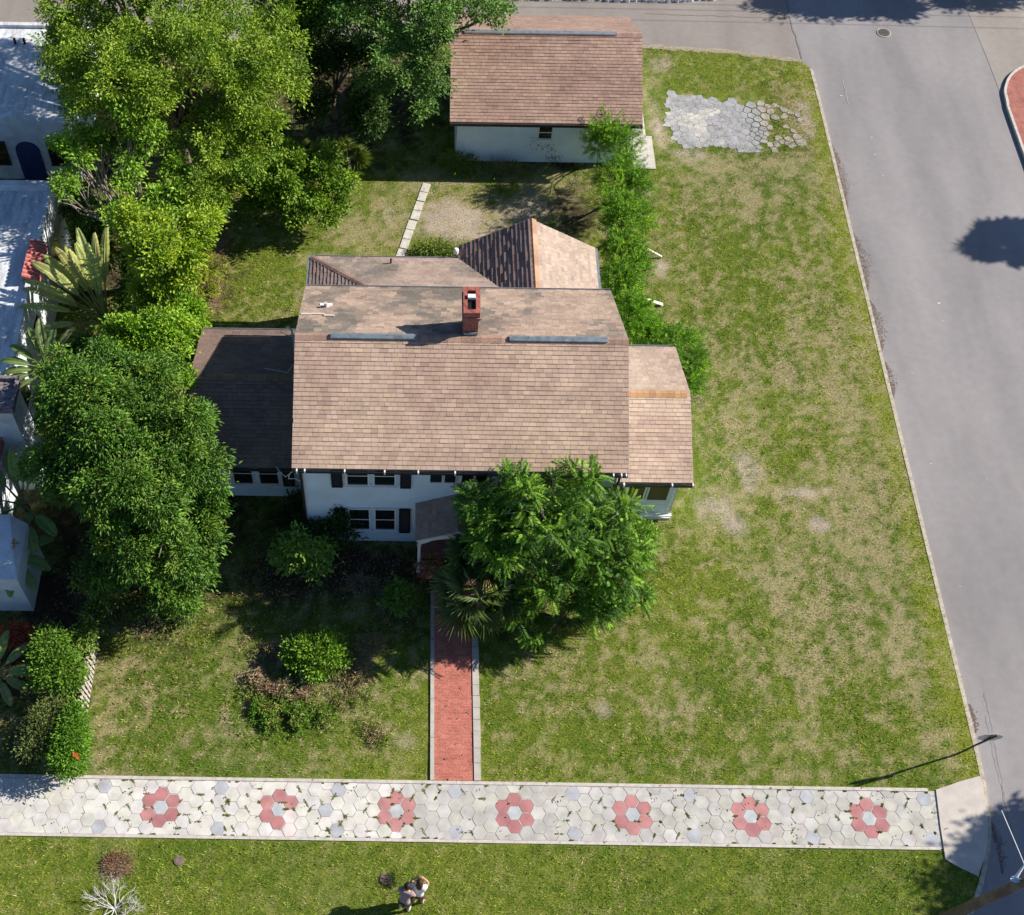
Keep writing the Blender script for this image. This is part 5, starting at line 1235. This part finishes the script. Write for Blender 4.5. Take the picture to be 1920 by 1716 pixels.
# plants against the garage
shrub('twiggy_shrub', 'half bare twiggy shrub in front of the garage window', at(1010, 300), [lobe(1000, 262, 1.0, .45, .35, .5), lobe(1025, 268, .9, .35, .3, .45), lobe(1035, 290, .3, .4, .3, .3)], 42, 16, .28, .12, .05, [(.13, .19, .06), (.30, .29, .2)], 60, mat='leafmatte', stem='barkpale', outer=.3)
shrub('leafy_shrub', 'small dark seedling against the left end of the garage wall', at(885, 290), [lobe(886, 270, .6, .15, .15, .35)], 12, 18, .16, .15, .07, [(.05, .11, .02), (.08, .15, .03)], 61, group='seedlings by the garage wall')
shrub('leafy_shrub', 'small dark seedling by the garage wall, midway to the twiggy shrub', at(912, 290), [lobe(912, 272, .55, .18, .15, .3)], 12, 18, .16, .15, .07, [(.05, .11, .02), (.08, .15, .03)], 62, group='seedlings by the garage wall')
shrub('weed_clump', 'bright green weed clump below the left corner of the garage', at(850, 310), [lobe(850, 303, .4, .5, .35, .4), lobe(880, 308, .3, .4, .3, .25)], 60, 26, .2, .13, .035, [(.11, .19, .02), (.18, .26, .04)], 63, cat='weeds')
shrub('weed_clump', 'yellowish weeds along the foot of the garage wall', at(950, 320), [lobe(940, 315, .25, .8, .25, .2)], 50, 22, .2, .13, .03, [(.16, .19, .05), (.28, .26, .12)], 64, cat='weeds', mat='leafmatte')
shrub('weed_clump', 'low green weeds behind the rear gutter beside the garden path', at(830, 475), [lobe(820, 468, .25, .9, .3, .2)], 70, 22, .22, .11, .04, [(.12, .19, .02), (.19, .26, .04)], 65, cat='weeds')

# bushes at the lower left
t = shrub('clipped_bush', 'rounded green bush above the leaning picket fence at the lower left', at(110, 1270), [lobe(100, 1215, 1.5, .65, .6, .6), lobe(115, 1260, 1.3, .65, .6, .6), lobe(85, 1260, 1.3, .5, .5, .5)], 170, 34, .22, .11, .06, [(.08, .17, .015), (.13, .25, .02)], 70, group='bushes by the picket fence')
shrub('clipped_bush', 'small sprig of bush at the upper end of the picket fence', at(165, 1215), [lobe(163, 1190, 1.0, .25, .35, .35), lobe(155, 1215, .8, .3, .3, .3)], 40, 28, .18, .11, .06, [(.1, .19, .02), (.2, .3, .04)], 71, group='bushes by the picket fence')
shrub('clipped_bush', 'bright green bush with a few orange flowers at the corner of the sidewalk', at(135, 1440), [lobe(135, 1385, 1.0, .4, .6, .6), lobe(128, 1425, .9, .5, .5, .6), lobe(140, 1345, 1.0, .3, .4, .5)], 160, 36, .2, .10, .05, [(.09, .2, .015), (.13, .28, .02)], 72, group='bushes by the picket fence')
shrub('clipped_bush', 'ragged olive bush in the shade left of the bright corner bush', at(75, 1420), [lobe(80, 1360, 1.0, .6, .6, .5), lobe(60, 1400, .8, .5, .5, .5), lobe(100, 1330, .9, .4, .4, .4)], 90, 28, .26, .12, .05, [(.09, .13, .03), (.14, .18, .05)], 73, group='bushes by the picket fence', outer=.4)
shrub('red_leaf_plant', 'red leaved plant at the left edge below the neighbor house', at(30, 1200), [lobe(40, 1188, .3, .4, .2, .2), lobe(10, 1200, .3, .4, .2, .2)], 30, 22, .2, .18, .05, [(.42, .08, .05), (.5, .16, .08)], 74, cat='plant')
mb = MB()
for i in range(9):
    p = at(145 + random.uniform(-6, 6), 1417 + random.uniform(-6, 6), 1.45)
    for j in range(5):
        a = j * 1.26; mb.add([p, p + [.05 * math.cos(a), .05 * math.sin(a), .02], p + [.05 * math.cos(a + .8), .05 * math.sin(a + .8), .02]], [(0, 1, 2)], (.6, .16, .03))
mb.build('flowers', M['leaf'], [o for o in col.objects if o.get('label', '').startswith('bright green bush with a few')][0])

# dead bleached bush near the bottom edge
dp = at(215, 1705); t = thing('dead_bush', 'bleached white leafless bush near the bottom left corner', 'dead bush', (dp[0], dp[1], 0)); mb = MB(); rr = random.Random(3)
def twig(p, d, L, r, lev):
    q = p + d * L * .5 + np.array([rr.uniform(-1, 1), rr.uniform(-1, 1), rr.uniform(-.3, .3)]) * L * .12; e = q + d * L * .5
    mb.tube([p, q, e], [r, r * .8, r * .6], 5)
    if lev > 0:
        for _ in range(3):
            dd2 = nrm(d + np.array([rr.uniform(-1, 1), rr.uniform(-1, 1), rr.uniform(-.5, .4)]) * .8); twig(e if rr.random() < .6 else q, dd2, L * .68, r * .6, lev - 1)
for i in range(13):
    a = i / 13 * 6.28 + rr.uniform(-.2, .2); twig(np.array([dp[0], dp[1], .02]), nrm([math.cos(a), math.sin(a), rr.uniform(.15, .7)]), .42, .016, 3)
mb.build('branches', plain('bleached_twig', (.62, .6, .57), .8, (9, .8, 1.1)), t)
shrub('brown_weeds', 'reddish brown dead weed patch just behind the bleached bush', at(222, 1640), [lobe(222, 1622, .06, .4, .35, .06)], 46, 18, .16, .09, .02, [(.26, .13, .08), (.34, .2, .13)], 75, cat='weeds', mat='leafmatte')

# trees outside the picture that throw the shadows seen on the road
def off(x, y, h): return np.array([x + h / math.tan(R_(SUN_EL)) * math.cos(R_(SUN_AZ)), y + h / math.tan(R_(SUN_EL)) * math.sin(R_(SUN_AZ)), h])
def shade_tree(lab, spots, base, seed, n=150, k=34, L=.26, W=.12, r0=.25):
    t = thing('street_tree', lab, 'tree', (base[0], base[1], 0), 'street trees beyond the picture'); LB = []
    for (x, y, h, rx, ry) in spots:
        g = at(x, y, -.1); o_ = off(g[0], g[1], h); LB.append((*o_, rx, ry, min(rx, ry) * .7))
    o, cs = crown('crown', t, LB, n, k, .4, L, W, GRN, seed=seed, outer=.4, low=-.9); limbs(t, (base[0], base[1], 0), cs, r0, 14, seed)
shade_tree('leafy street tree standing right of the picture beyond the alley', [(1480, 0, 6.5, 1.3, 1.0), (1560, 10, 7, 1.0, .8), (1620, 12, 6.8, .9, .7), (1690, 12, 7.2, 1.0, .8), (1540, -40, 8, 2.5, 1.6), (1690, -40, 7.5, 1.8, 1.5), (1800, 0, 7.0, .9, .5), (1880, 2, 7.0, 1.0, .5)], (32.5, 56), 90, n=620)
shade_tree('leafy street tree standing right of the lower corner of the picture', [(1910, 1640, 7, 1.2, 1.2), (1940, 1580, 7.5, .9, .7), (1960, 1680, 7.6, 1.5, 1.5), (1890, 1700, 6.5, 1.2, 1.0), (1840, 1665, 6.2, .7, .4), (1780, 1655, 6.0, .55, .2), (1870, 1740, 7, 1.6, 1.0), (1905, 1560, 7, .4, .5), (1925, 1610, 8, 1.6, 1.4)], (30.5, 11.5), 91, n=420)
g = at(1905, 452, -.1); q = off(g[0], g[1], 7.5)
fan_palm('sabal_palm', 'round headed fan palm standing across the street, right of the picture', q[0], q[1], 7.5, 120, .8, (.09, .14, .04), .16, pet=.75, down=-1.4, w=.06, spread=2.5)

# ------------------------------------------------------------------ small things
# leaning picket fence between the lots
t = thing('picket_fence', 'weathered grey picket fence half hidden in bushes along the left edge of the front lawn', 'fence', (-10.15, 15.3, 0)); 
y = 12.9; k = 0
mb = MB(); mb.obox((-10.18, 12.9, .25), (0, 4.2, 0), (.04, 0, 0), (0, 0, .07)); mb.obox((-10.2, 12.9, .68), (0, 4.2, 0), (.04, 0, 0), (0, 0, .07)); mb.build('rail', M['fencewood'], t)
mb = MB()
while y < 17.1:
    ln = random.uniform(-.08, .08); h_ = random.uniform(.85, 1.0); tp = (-10.12 - .05 + ln, y + random.uniform(-.05, .05), h_)
    if 13.2 < y < 14.0 and random.random() < .4: y += .13; continue
    b0 = np.array([-10.12, y, .0]); d = np.array(tp) - b0
    mb.obox(b0, (0, .10, 0), (.018, 0, .004), d); 
    e = b0 + d; mb.add([e, e + [0, .085, 0], e + [-.02, .042, .06]], [(0, 1, 2)]); y += .165
mb.build('picket', M['fencewood'], t)['kind'] = 'stuff'
# fallen white boards propped on the hedge
for (a, b_, lab, w_) in (((1192, 455, .75), (1241, 482, .05), 'long thin white board leaning out of the hedge above the other one', .07), ((1208, 560, .35), (1243, 572, .05), 'short wide white board leaning out of the hedge below the longer board', .13)):
    p, q = at(*a), at(*b_); mb = MB(); d = q - p; s = nrm(np.cross(d, [0, 0, 1])) * w_; mb.obox(p - s / 2, d, s, (0, 0, .035)); o = mb.build('fallen_board', M['whitewood'], None); tag(o, lab, 'board', 'fallen white boards by the hedge')
# manhole on the road
def disc(name, x, y, z, r, mat, lab, cat, grp=None, rings=True):
    t = thing(name, lab, cat, (x, y, 0), grp); mb = MB(); mb.tube([(x, y, z - .03), (x, y, z)], r, 28); mb.build('rim', M['kerb' if mat == 'manhole' else mat], t)
    mb = MB(); mb.tube([(x, y, z), (x, y, z + .006)], r * .86, 28)
    for i in range(-3, 4):
        w_ = math.sqrt(max(0, (r * .7) ** 2 - (i * r * .2) ** 2)); mb.box(x - w_, x + w_, y + i * r * .2 - .012, y + i * r * .2 + .012, z + .004, z + .014)
    mb.build('lid', M[mat], t)
p = at(1657, 62, -.1); disc('manhole_cover', p[0], p[1], -.075, .33, 'manhole', 'round iron manhole cover in the street near the top', 'manhole cover')
M['cover'] = plain('brown_utility_lid', (.22, .16, .14), .8, (9, .8, 1.2))
p = at(723, 1648); disc('utility_cover', p[0], p[1], .03, .17, 'cover', 'small round brown lid in the grass left of the two people', 'utility cover')
p = at(336, 1614); disc('utility_cover', p[0], p[1], .03, .15, 'cover', 'small round grey brown lid in the grass near the dead bush', 'utility cover')
shrub('weed_clump', 'dark narrow weed clump right beside the round brown lid', at(735, 1652), [lobe(734, 1646, .1, .06, .14, .08), lobe(737, 1656, .08, .05, .1, .06)], 12, 22, .05, .07, .02, [(.03, .06, .015), (.05, .08, .02)], 80, cat='weeds', mat='leafmatte')

# stop sign seen from above and behind
base = at(1793, 1413, 0); top = at(1871, 1379, 2.45)
t = thing('street_sign', 'eight sided road sign seen from behind and above, on a leaning post', 'road sign', (base[0], base[1], 0))
mb = MB(); mb.tube([base - [0, 0, .2], (base + top) / 2, top], .033, 6); mb.build('post', M['dark_trim'], t)
u = nrm(top - base); cpt = top - u * .42; xa = np.array([1., .06, 0]); wv = nrm([-.30, -.10, .95]); nn = nrm(np.cross(xa, wv)); 
mb = MB(); R8 = .41
ring = [cpt + (xa * math.cos(R_(22.5 + 45 * i)) + wv * math.sin(R_(22.5 + 45 * i))) * R8 for i in range(8)]
mb.add([p - nn * .04 for p in ring] + [p - nn * .034 for p in ring], [tuple(range(8)), tuple(range(8, 16))[::-1]] + [(i, (i + 1) % 8, (i + 1) % 8 + 8, i + 8) for i in range(8)]); mb.build('sign_plate', M['metal'], t)
mb = MB(); ring2 = [cpt + (p - cpt) * .95 for p in ring]; mb.add([p - nn * .042 for p in ring2], [tuple(range(8))[::-1]], (.45, .02, .02)); mb.add([p - nn * .032 for p in ring2], [tuple(range(8))], (.45, .02, .02)); mb.v[:8] = [tuple(c + nn * .0) for c in [p - nn * .0415 for p in ring2]]
# red face lies on the far side only
mb2 = MB(); side_ = -1 if nn[1] < 0 else 1
mb2.add([p - nn * .037 + np.array([0, 1, 0]) * .006 for p in ring2], [tuple(range(8))], (.45, .02, .02)); mb2.build('sign_face', M['vcol'], t)

# utility pole and its lamp wire at the lower right corner
pb = at(1752, 1730, 0); pt = at(1880, 1672, 4.0); pdir = (pt - pb) / 4.0; ptop = pb + pdir * 10.5
t = thing('utility_pole', 'weathered wooden utility pole crossing the lower right corner', 'utility pole', (pb[0], pb[1], 0))
mb = MB(); mb.tube([pb - pdir * .5, pb + pdir * 5, ptop], [.155, .13, .11], 16); mb.build('pole', M['pole'], t, smooth=True)
ca = pb + pdir * 9.6; mb = MB(); mb.obox(ca - [1.1, .05, 0], (2.2, 0, 0), (0, .1, 0), (0, 0, .12)); mb.build('crossarm', M['pole'], t)
for dx in (-.95, 0.95):
    mb = MB(); q = ca + [dx, 0, .12]; mb.tube([q, q + [0, 0, .16]], [.05, .03], 10, (.35, .42, .5)); mb.build('insulator', M['vcol'], t)
w1, w2, w3, w4 = at(1893, 1555, 5.0), at(1912, 1600, 5.3), at(1921, 1622, 5.5), at(1904, 1646, 5.2)
mb = MB(); mb.tube([at(1878, 1520, 4.6), w1, w2, w3], .012, 6, (.8, .8, .85)); mb.tube([w3, w4], [.02, .05], 8, (.85, .85, .9)); o = mb.build('drop_wire', M['vcol'], None); tag(o, 'thin white drop wire ending in a clamp over the street, by the utility pole', 'wire')
mb = MB(); mb.tube([w4, w4 + [.0, -.06, -.05]], [.10, .12], 12, (.35, .55, .7)); mb.tube([w4 + [-.14, -.03, 0], w4 + [.2, -.03, 0]], .02, 6, (.5, .7, .85)); o = mb.build('wire_clamp', M['vcol'], None); tag(o, 'small pale blue clamp at the end of the white drop wire', 'clamp')
# overhead cables across the street at the top (they throw thin shadows)
for i, (yy, hh) in enumerate(((20, 7.5), (31, 7.4), (52, 7.0))):
    a_ = at(1420, yy - 4, -.1); c_ = at(1960, yy + 6, -.1); p0 = off(a_[0] - 22, a_[1] + .3, hh); p1 = off(c_[0] + 14, c_[1] - .2, hh + .2); mb = MB()
    mb.tube([p0 * (1 - s) + p1 * s - np.array([0, 0, .6 * 4 * s * (1 - s)]) for s in np.linspace(0, 1, 14)], .013, 5); o = mb.build('overhead_cable', M['dark_trim'], None); tag(o, 'black overhead cable, %s of three strung high across the street beyond the alley' % ('farthest', 'middle', 'nearest')[i], 'cable', 'overhead cables')

# white stones and plants across the alley
mb = MB(); rr = random.Random(9)
for i in range(620):
    x = rr.uniform(4.0, 15.6); y = 50.98 + rr.uniform(0, .7) + (0 if x < 13 else (x - 13) * .16); s = rr.uniform(.05, .13); q = rr.random() * 3; g = rr.uniform(.6, .8)
    vs = [(x + s * math.cos(q + a), y + s * math.sin(q + a) * .8, -.1) if not lv else (x + s * .6 * math.cos(q + a), y + s * .6 * math.sin(q + a), s * .7) for lv in (0, 1) for a in (0, 1.2, 2.5, 3.8, 5.0)]
    mb.add(vs, [(0, 1, 2, 3, 4), (5, 6, 7, 8, 9)] + [(j, (j + 1) % 5, (j + 1) % 5 + 5, j + 5) for j in range(5)], (g, g, g))
o = mb.build('white_stones', M['stone'], None); tag(o, 'border of white painted stones along the far edge of the alley', 'stones', kind='stuff')
mb = MB(); mb.box(5, 15.0, 52.4, 52.6, -.02, .9)
o = mb.build('white_wall', M['stuccowhite'], None); tag(o, 'low white wall behind the border of white stones, across the alley', 'wall')

# weeds in the sidewalk joints
P = []; C_ = []
for (x, y) in weedpts:
    ln = rng.uniform(0, 2 * math.pi); n_ = rng.integers(14, 60); L_ = rng.uniform(.03, .13)
    q = np.round(ln / (math.pi / 3)) * (math.pi / 3)
    s_ = rng.uniform(-L_, L_, n_)
    for k_ in range(n_): P.append((x + s_[k_] * math.cos(q) + rng.normal(0, .012), min(max(y + s_[k_] * math.sin(q) + rng.normal(0, .012), 10.95), 12.6), .02)); C_.append(random.choice([(.17, .24, .03), (.24, .29, .05), (.26, .21, .09)]))
P = np.array(P); D = rng.normal(size=P.shape) * [1, 1, .2] + [0, 0, .7]
o = leaf_mesh('joint_weeds', P, D, .04, .03, np.array(C_), M['leafmatte'], None); tag(o, 'small green weeds growing in the joints of the hexagon sidewalk', 'weeds', kind='stuff')
# weeds between the driveway slabs
n_ = 5200; X = rng.uniform(10.9, 17.6, n_); Y = rng.uniform(40.4, 45.2, n_)
keep = (rng.random(n_) < .25 + .75 * (X > 15.6)); X, Y = X[keep], Y[keep]; P = np.stack([X, Y, np.full(len(X), .03)], -1)
c_, d_, s_, so2 = lawn(X, Y); tanw = np.array([.36, .25, .10]); k_ = (rng.random(len(X)) < .6)[:, None] * .8; c_ = c_ * (1 - k_) + tanw * k_
o = leaf_mesh('slab_weeds', P, rng.normal(size=P.shape) * [1, 1, .2] + [0, 0, .6], .06, .025, c_, M['leafmatte'], None); tag(o, 'tan weeds creeping over the right end of the cracked driveway slab', 'weeds', kind='stuff')

# ------------------------------------------------------------------ people
def skin_fig(name, verts, edges, radii, mat, parent, lvl=2, root=0):
    me = bpy.data.meshes.new(name); me.from_pydata([tuple(v) for v in verts], edges, []); o = bpy.data.objects.new(name, me); link(o, parent)
    sm = o.modifiers.new('skin', 'SKIN'); sm.use_smooth_shade = True
    if not me.skin_vertices: return o
    d = me.skin_vertices[0].data
    for i, r in enumerate(radii): d[i].radius = (r, r) if not hasattr(r, '__len__') else r
    d[root].use_root = True
    s = o.modifiers.new('sub', 'SUBSURF'); s.levels = lvl; s.render_levels = lvl
    me.materials.append(mat); return o
def person(lab, loc, rz, shirt, pants, hair, reach, lean=.1, shoes=(.6, .6, .6), skin=(.5, .3, .2), hair_long=0, scale=1.0):
    t = thing('person', lab, 'person', loc); t.rotation_euler = (0, 0, rz); t.scale = (scale,) * 3
    sk = plain('skin_tone', skin, .55, (20, .95, 1.05))
    L = lean
    J = {}
    J['pel'] = (0, 0, .95); J['wai'] = (0, L * .4, 1.12); J['che'] = (0, L * .9, 1.34); J['nek'] = (0, L * 1.15, 1.47); J['hd0'] = (0, L * 1.4, 1.54); J['hd1'] = (0, L * 1.55, 1.62); J['hd2'] = (0, L * 1.5, 1.71)
    V = [J['pel'], J['wai'], J['che'], J['nek'], J['hd0'], J['hd1'], J['hd2']]; Rr = [.13, .115, (.15, .12), .052, .075, .088, .07]; E_ = [(0, 1), (1, 2), (2, 3), (3, 4), (4, 5), (5, 6)]
    arms = []
    for s in (-1, 1):
        sh = (s * .17, L * .95, 1.40); el, wr = reach[0 if s < 0 else 1]; i0 = len(V)
        V += [sh, el, wr]; Rr += [.055, .042, .028]; E_ += [(2, i0), (i0, i0 + 1), (i0 + 1, i0 + 2)]
        d = nrm(np.array(wr) - np.array(el)); pm = np.array(wr) + d * .06; V.append(tuple(pm)); Rr.append((.032, .02)); E_.append((i0 + 2, i0 + 3)); pi = len(V) - 1
        side = nrm(np.cross(d, [0, 0, 1.])); dn = nrm(np.cross(side, d))
        for f, (o_, ln) in enumerate(((-.028, .055), (-.010, .066), (.010, .062), (.028, .050))):
            a = pm + side * o_ + d * .035; c = a + d * ln * .5 - dn * .012; e = c + d * ln * .3 - dn * .03; j = len(V); V += [tuple(a), tuple(c), tuple(e)]; Rr += [.009, .008, .007]; E_ += [(pi, j), (j, j + 1), (j + 1, j + 2)]
        a = np.array(wr) + d * .035 - side * s * .035 - dn * .01; c = a + d * .035 - side * s * .012 - dn * .02; j = len(V); V += [tuple(a), tuple(c)]; Rr += [.010, .008]; E_ += [(pi, j), (j, j + 1)]
        arms.append((sh, el, wr))
    for s in (-1, 1):
        i0 = len(V); V += [(s * .09, 0, .88), (s * .11, .03, .50), (s * .12, -.02, .10), (s * .125, .10, .04)]; Rr += [.095, .06, .042, (.045, .03)]; E_ += [(0, i0), (i0, i0 + 1), (i0 + 1, i0 + 2), (i0 + 2, i0 + 3)]
    body = skin_fig('body', V, E_, Rr, sk, t)
    # face: nose, eyes, ears
    hx = np.array(J['hd1'])
    mb = MB(); mb.tube([hx + [0, .085, -.01], hx + [0, .112, -.03]], [.010, .016], 8, skin)
    for s in (-1, 1):
        mb.tube([hx + [s * .03, .078, .008], hx + [s * .03, .089, .008]], [.011, .007], 8, (.05, .03, .02)); mb.tube([hx + [s * .083, 0, -.03], hx + [s * .093, -.005, .02]], [.012, .016], 8, skin)
    mb.box(-.025, .025, hx[1] + .078, hx[1] + .086, hx[2] - .06, hx[2] - .052, (.35, .1, .08))
    face = mb.build('face', M['vcol'], None); face.parent = t
    # hair as a cap of strands volume
    me = bpy.data.meshes.new('hair'); bm_v = []; bm_f = []
    n1, n2 = 12, 20
    for i in range(n1 + 1):
        th = math.pi * .62 * i / n1
        for j in range(n2):
            ph = 2 * math.pi * j / n2; front = math.sin(ph) > .2
            th2 = th * (.62 if front else 1.0) ; rr_ = .108 * (1 + .05 * math.sin(ph * 7 + i)) ; z_ = math.cos(th2) * .118; low = hair_long * (i / n1) ** 2 * (0 if front else 1)
            bm_v.append((math.sin(th2) * math.cos(ph) * rr_ * .95, math.sin(th2) * math.sin(ph) * rr_ * 1.08 + hx[1] - .01 - low * .06, z_ + hx[2] + .015 - low * .16))
    for i in range(n1):
        for j in range(n2): bm_f.append((i * n2 + j, i * n2 + (j + 1) % n2, (i + 1) * n2 + (j + 1) % n2, (i + 1) * n2 + j))
    me.from_pydata(bm_v, [], bm_f); me.materials.append(plain('hair_colour', hair, .6, (30, .7, 1.3))); me.polygons.foreach_set('use_smooth', [True] * len(me.polygons)); link(bpy.data.objects.new('hair', me), t)
    # shirt
    V = [(0, 0, .90), (0, L * .2, 1.02), (0, L * .5, 1.18), (0, L * .9, 1.36), (0, L * 1.08, 1.445)]; Rr = [(.165, .135), (.155, .125), (.15, .125), (.165, .125), .085]; E_ = [(0, 1), (1, 2), (2, 3), (3, 4)]
    for (sh, el, wr) in arms:
        i0 = len(V); m_ = np.array(sh) * .45 + np.array(el) * .55; V += [sh, tuple(m_)]; Rr += [.078, .066]; E_ += [(3, i0), (i0, i0 + 1)]
    skin_fig('shirt', V, E_, Rr, plain('shirt_cloth', shirt, .85, (25, .85, 1.08)), t)
    V = [(0, 0, .96), (0, 0, .88)]; Rr = [.15, .15]; E_ = [(0, 1)]
    for s in (-1, 1):
        i0 = len(V); V += [(s * .095, .01, .78), (s * .112, .032, .52)]; Rr += [.115, .092]; E_ += [(1, i0), (i0, i0 + 1)]
    skin_fig('shorts', V, E_, Rr, plain('shorts_cloth', pants, .85, (25, .85, 1.08)), t)
    for s in (-1, 1):
        skin_fig('shoe', [(s * .12, -.05, .045), (s * .123, .04, .045), (s * .128, .15, .035)], [(0, 1), (1, 2)], [.05, .055, .04], plain('shoe_cloth', shoes, .7, (25, .85, 1.08)), t)
    return t
g1 = at(784, 1691); g2 = at(758, 1704)
person('person in a white t-shirt, both arms raised in front of the face', (g1[0], g1[1], 0), -.15, (.8, .82, .85), (.09, .03, .03), (.045, .018, .015), [((-.24, .24, 1.40), (-.10, .27, 1.62)), ((.24, .24, 1.40), (.11, .27, 1.62))], lean=.10, hair_long=1.0, scale=1.0)
t = person('person in a mauve grey shirt holding a small controller, on the left of the two', (g2[0], g2[1], 0), -.35, (.32, .25, .25), (.04, .04, .05), (.02, .015, .012), [((-.25, .14, 1.16), (-.10, .34, 1.20)), ((.24, .16, 1.16), (.09, .34, 1.20))], lean=.16, hair_long=0, scale=1.03)
gl = Vector((g2[0], g2[1], 0)) + Matrix.Rotation(-.35, 3, 'Z') @ Vector((0, .42, 1.23))
mb = MB(); mb.box(-.09, .09, -.05, .05, -.02, .02, (.3, .3, .31)); mb.box(-.07, .07, .05, .06, .0, .09, (.03, .03, .04)); mb.tube([(-.05, 0, .02), (-.05, 0, .04)], .012, 8, (.02, .02, .02)); mb.tube([(.05, 0, .02), (.05, 0, .04)], .012, 8, (.02, .02, .02))
o = mb.build('remote_controller', M['vcol'], None); o.location = gl; o.rotation_euler = (.2, 0, -.35); tag(o, 'small grey remote controller held by the person in the mauve grey shirt', 'controller')

# fallen leaves: thick under the trees, a few strays on the lawn and walk
n_ = 9000; X = np.concatenate([rng.normal(-8.3, 2.4, n_ // 4), rng.normal(-2.2, 2.6, n_ // 4), rng.normal(-8.6, 1.6, n_ // 4), rng.uniform(-12, 17.5, n_ // 4)])
Y = np.concatenate([rng.normal(18.6, 2.2, n_ // 4), rng.normal(19.8, 1.2, n_ // 4), rng.normal(32, 4.0, n_ // 4), rng.uniform(9, 46, n_ // 4)])
k = inpoly(X, Y, POLY) & ~((X > -7.3) & (X < 9.6) & (Y > 21.3) & (Y < 32)) & ~((X > 1.2) & (X < 9.8) & (Y > 39) & (Y < 47)) & ~((X > .3) & (X < 3) & (Y > 19.4) & (Y < 21.4)) & (X > -12.3)
X, Y = X[k], Y[k]; D = rng.normal(size=(len(X), 3)) * [1, 1, .15]
lc = np.array([(.30, .19, .10), (.22, .13, .07), (.40, .30, .17), (.33, .27, .08)])[rng.integers(0, 4, len(X))] * rng.uniform(.6, 1.2, (len(X), 1))
o = leaf_mesh('fallen_leaves', np.stack([X, Y, rng.uniform(.055, .085, len(X))], -1), D, rng.uniform(.05, .11, len(X)), rng.uniform(.03, .05, len(X)), lc, M['leafmatte'], None, droop=.05); tag(o, 'scattered brown fallen leaves under the trees and over the lawn', 'fallen leaves', kind='stuff')
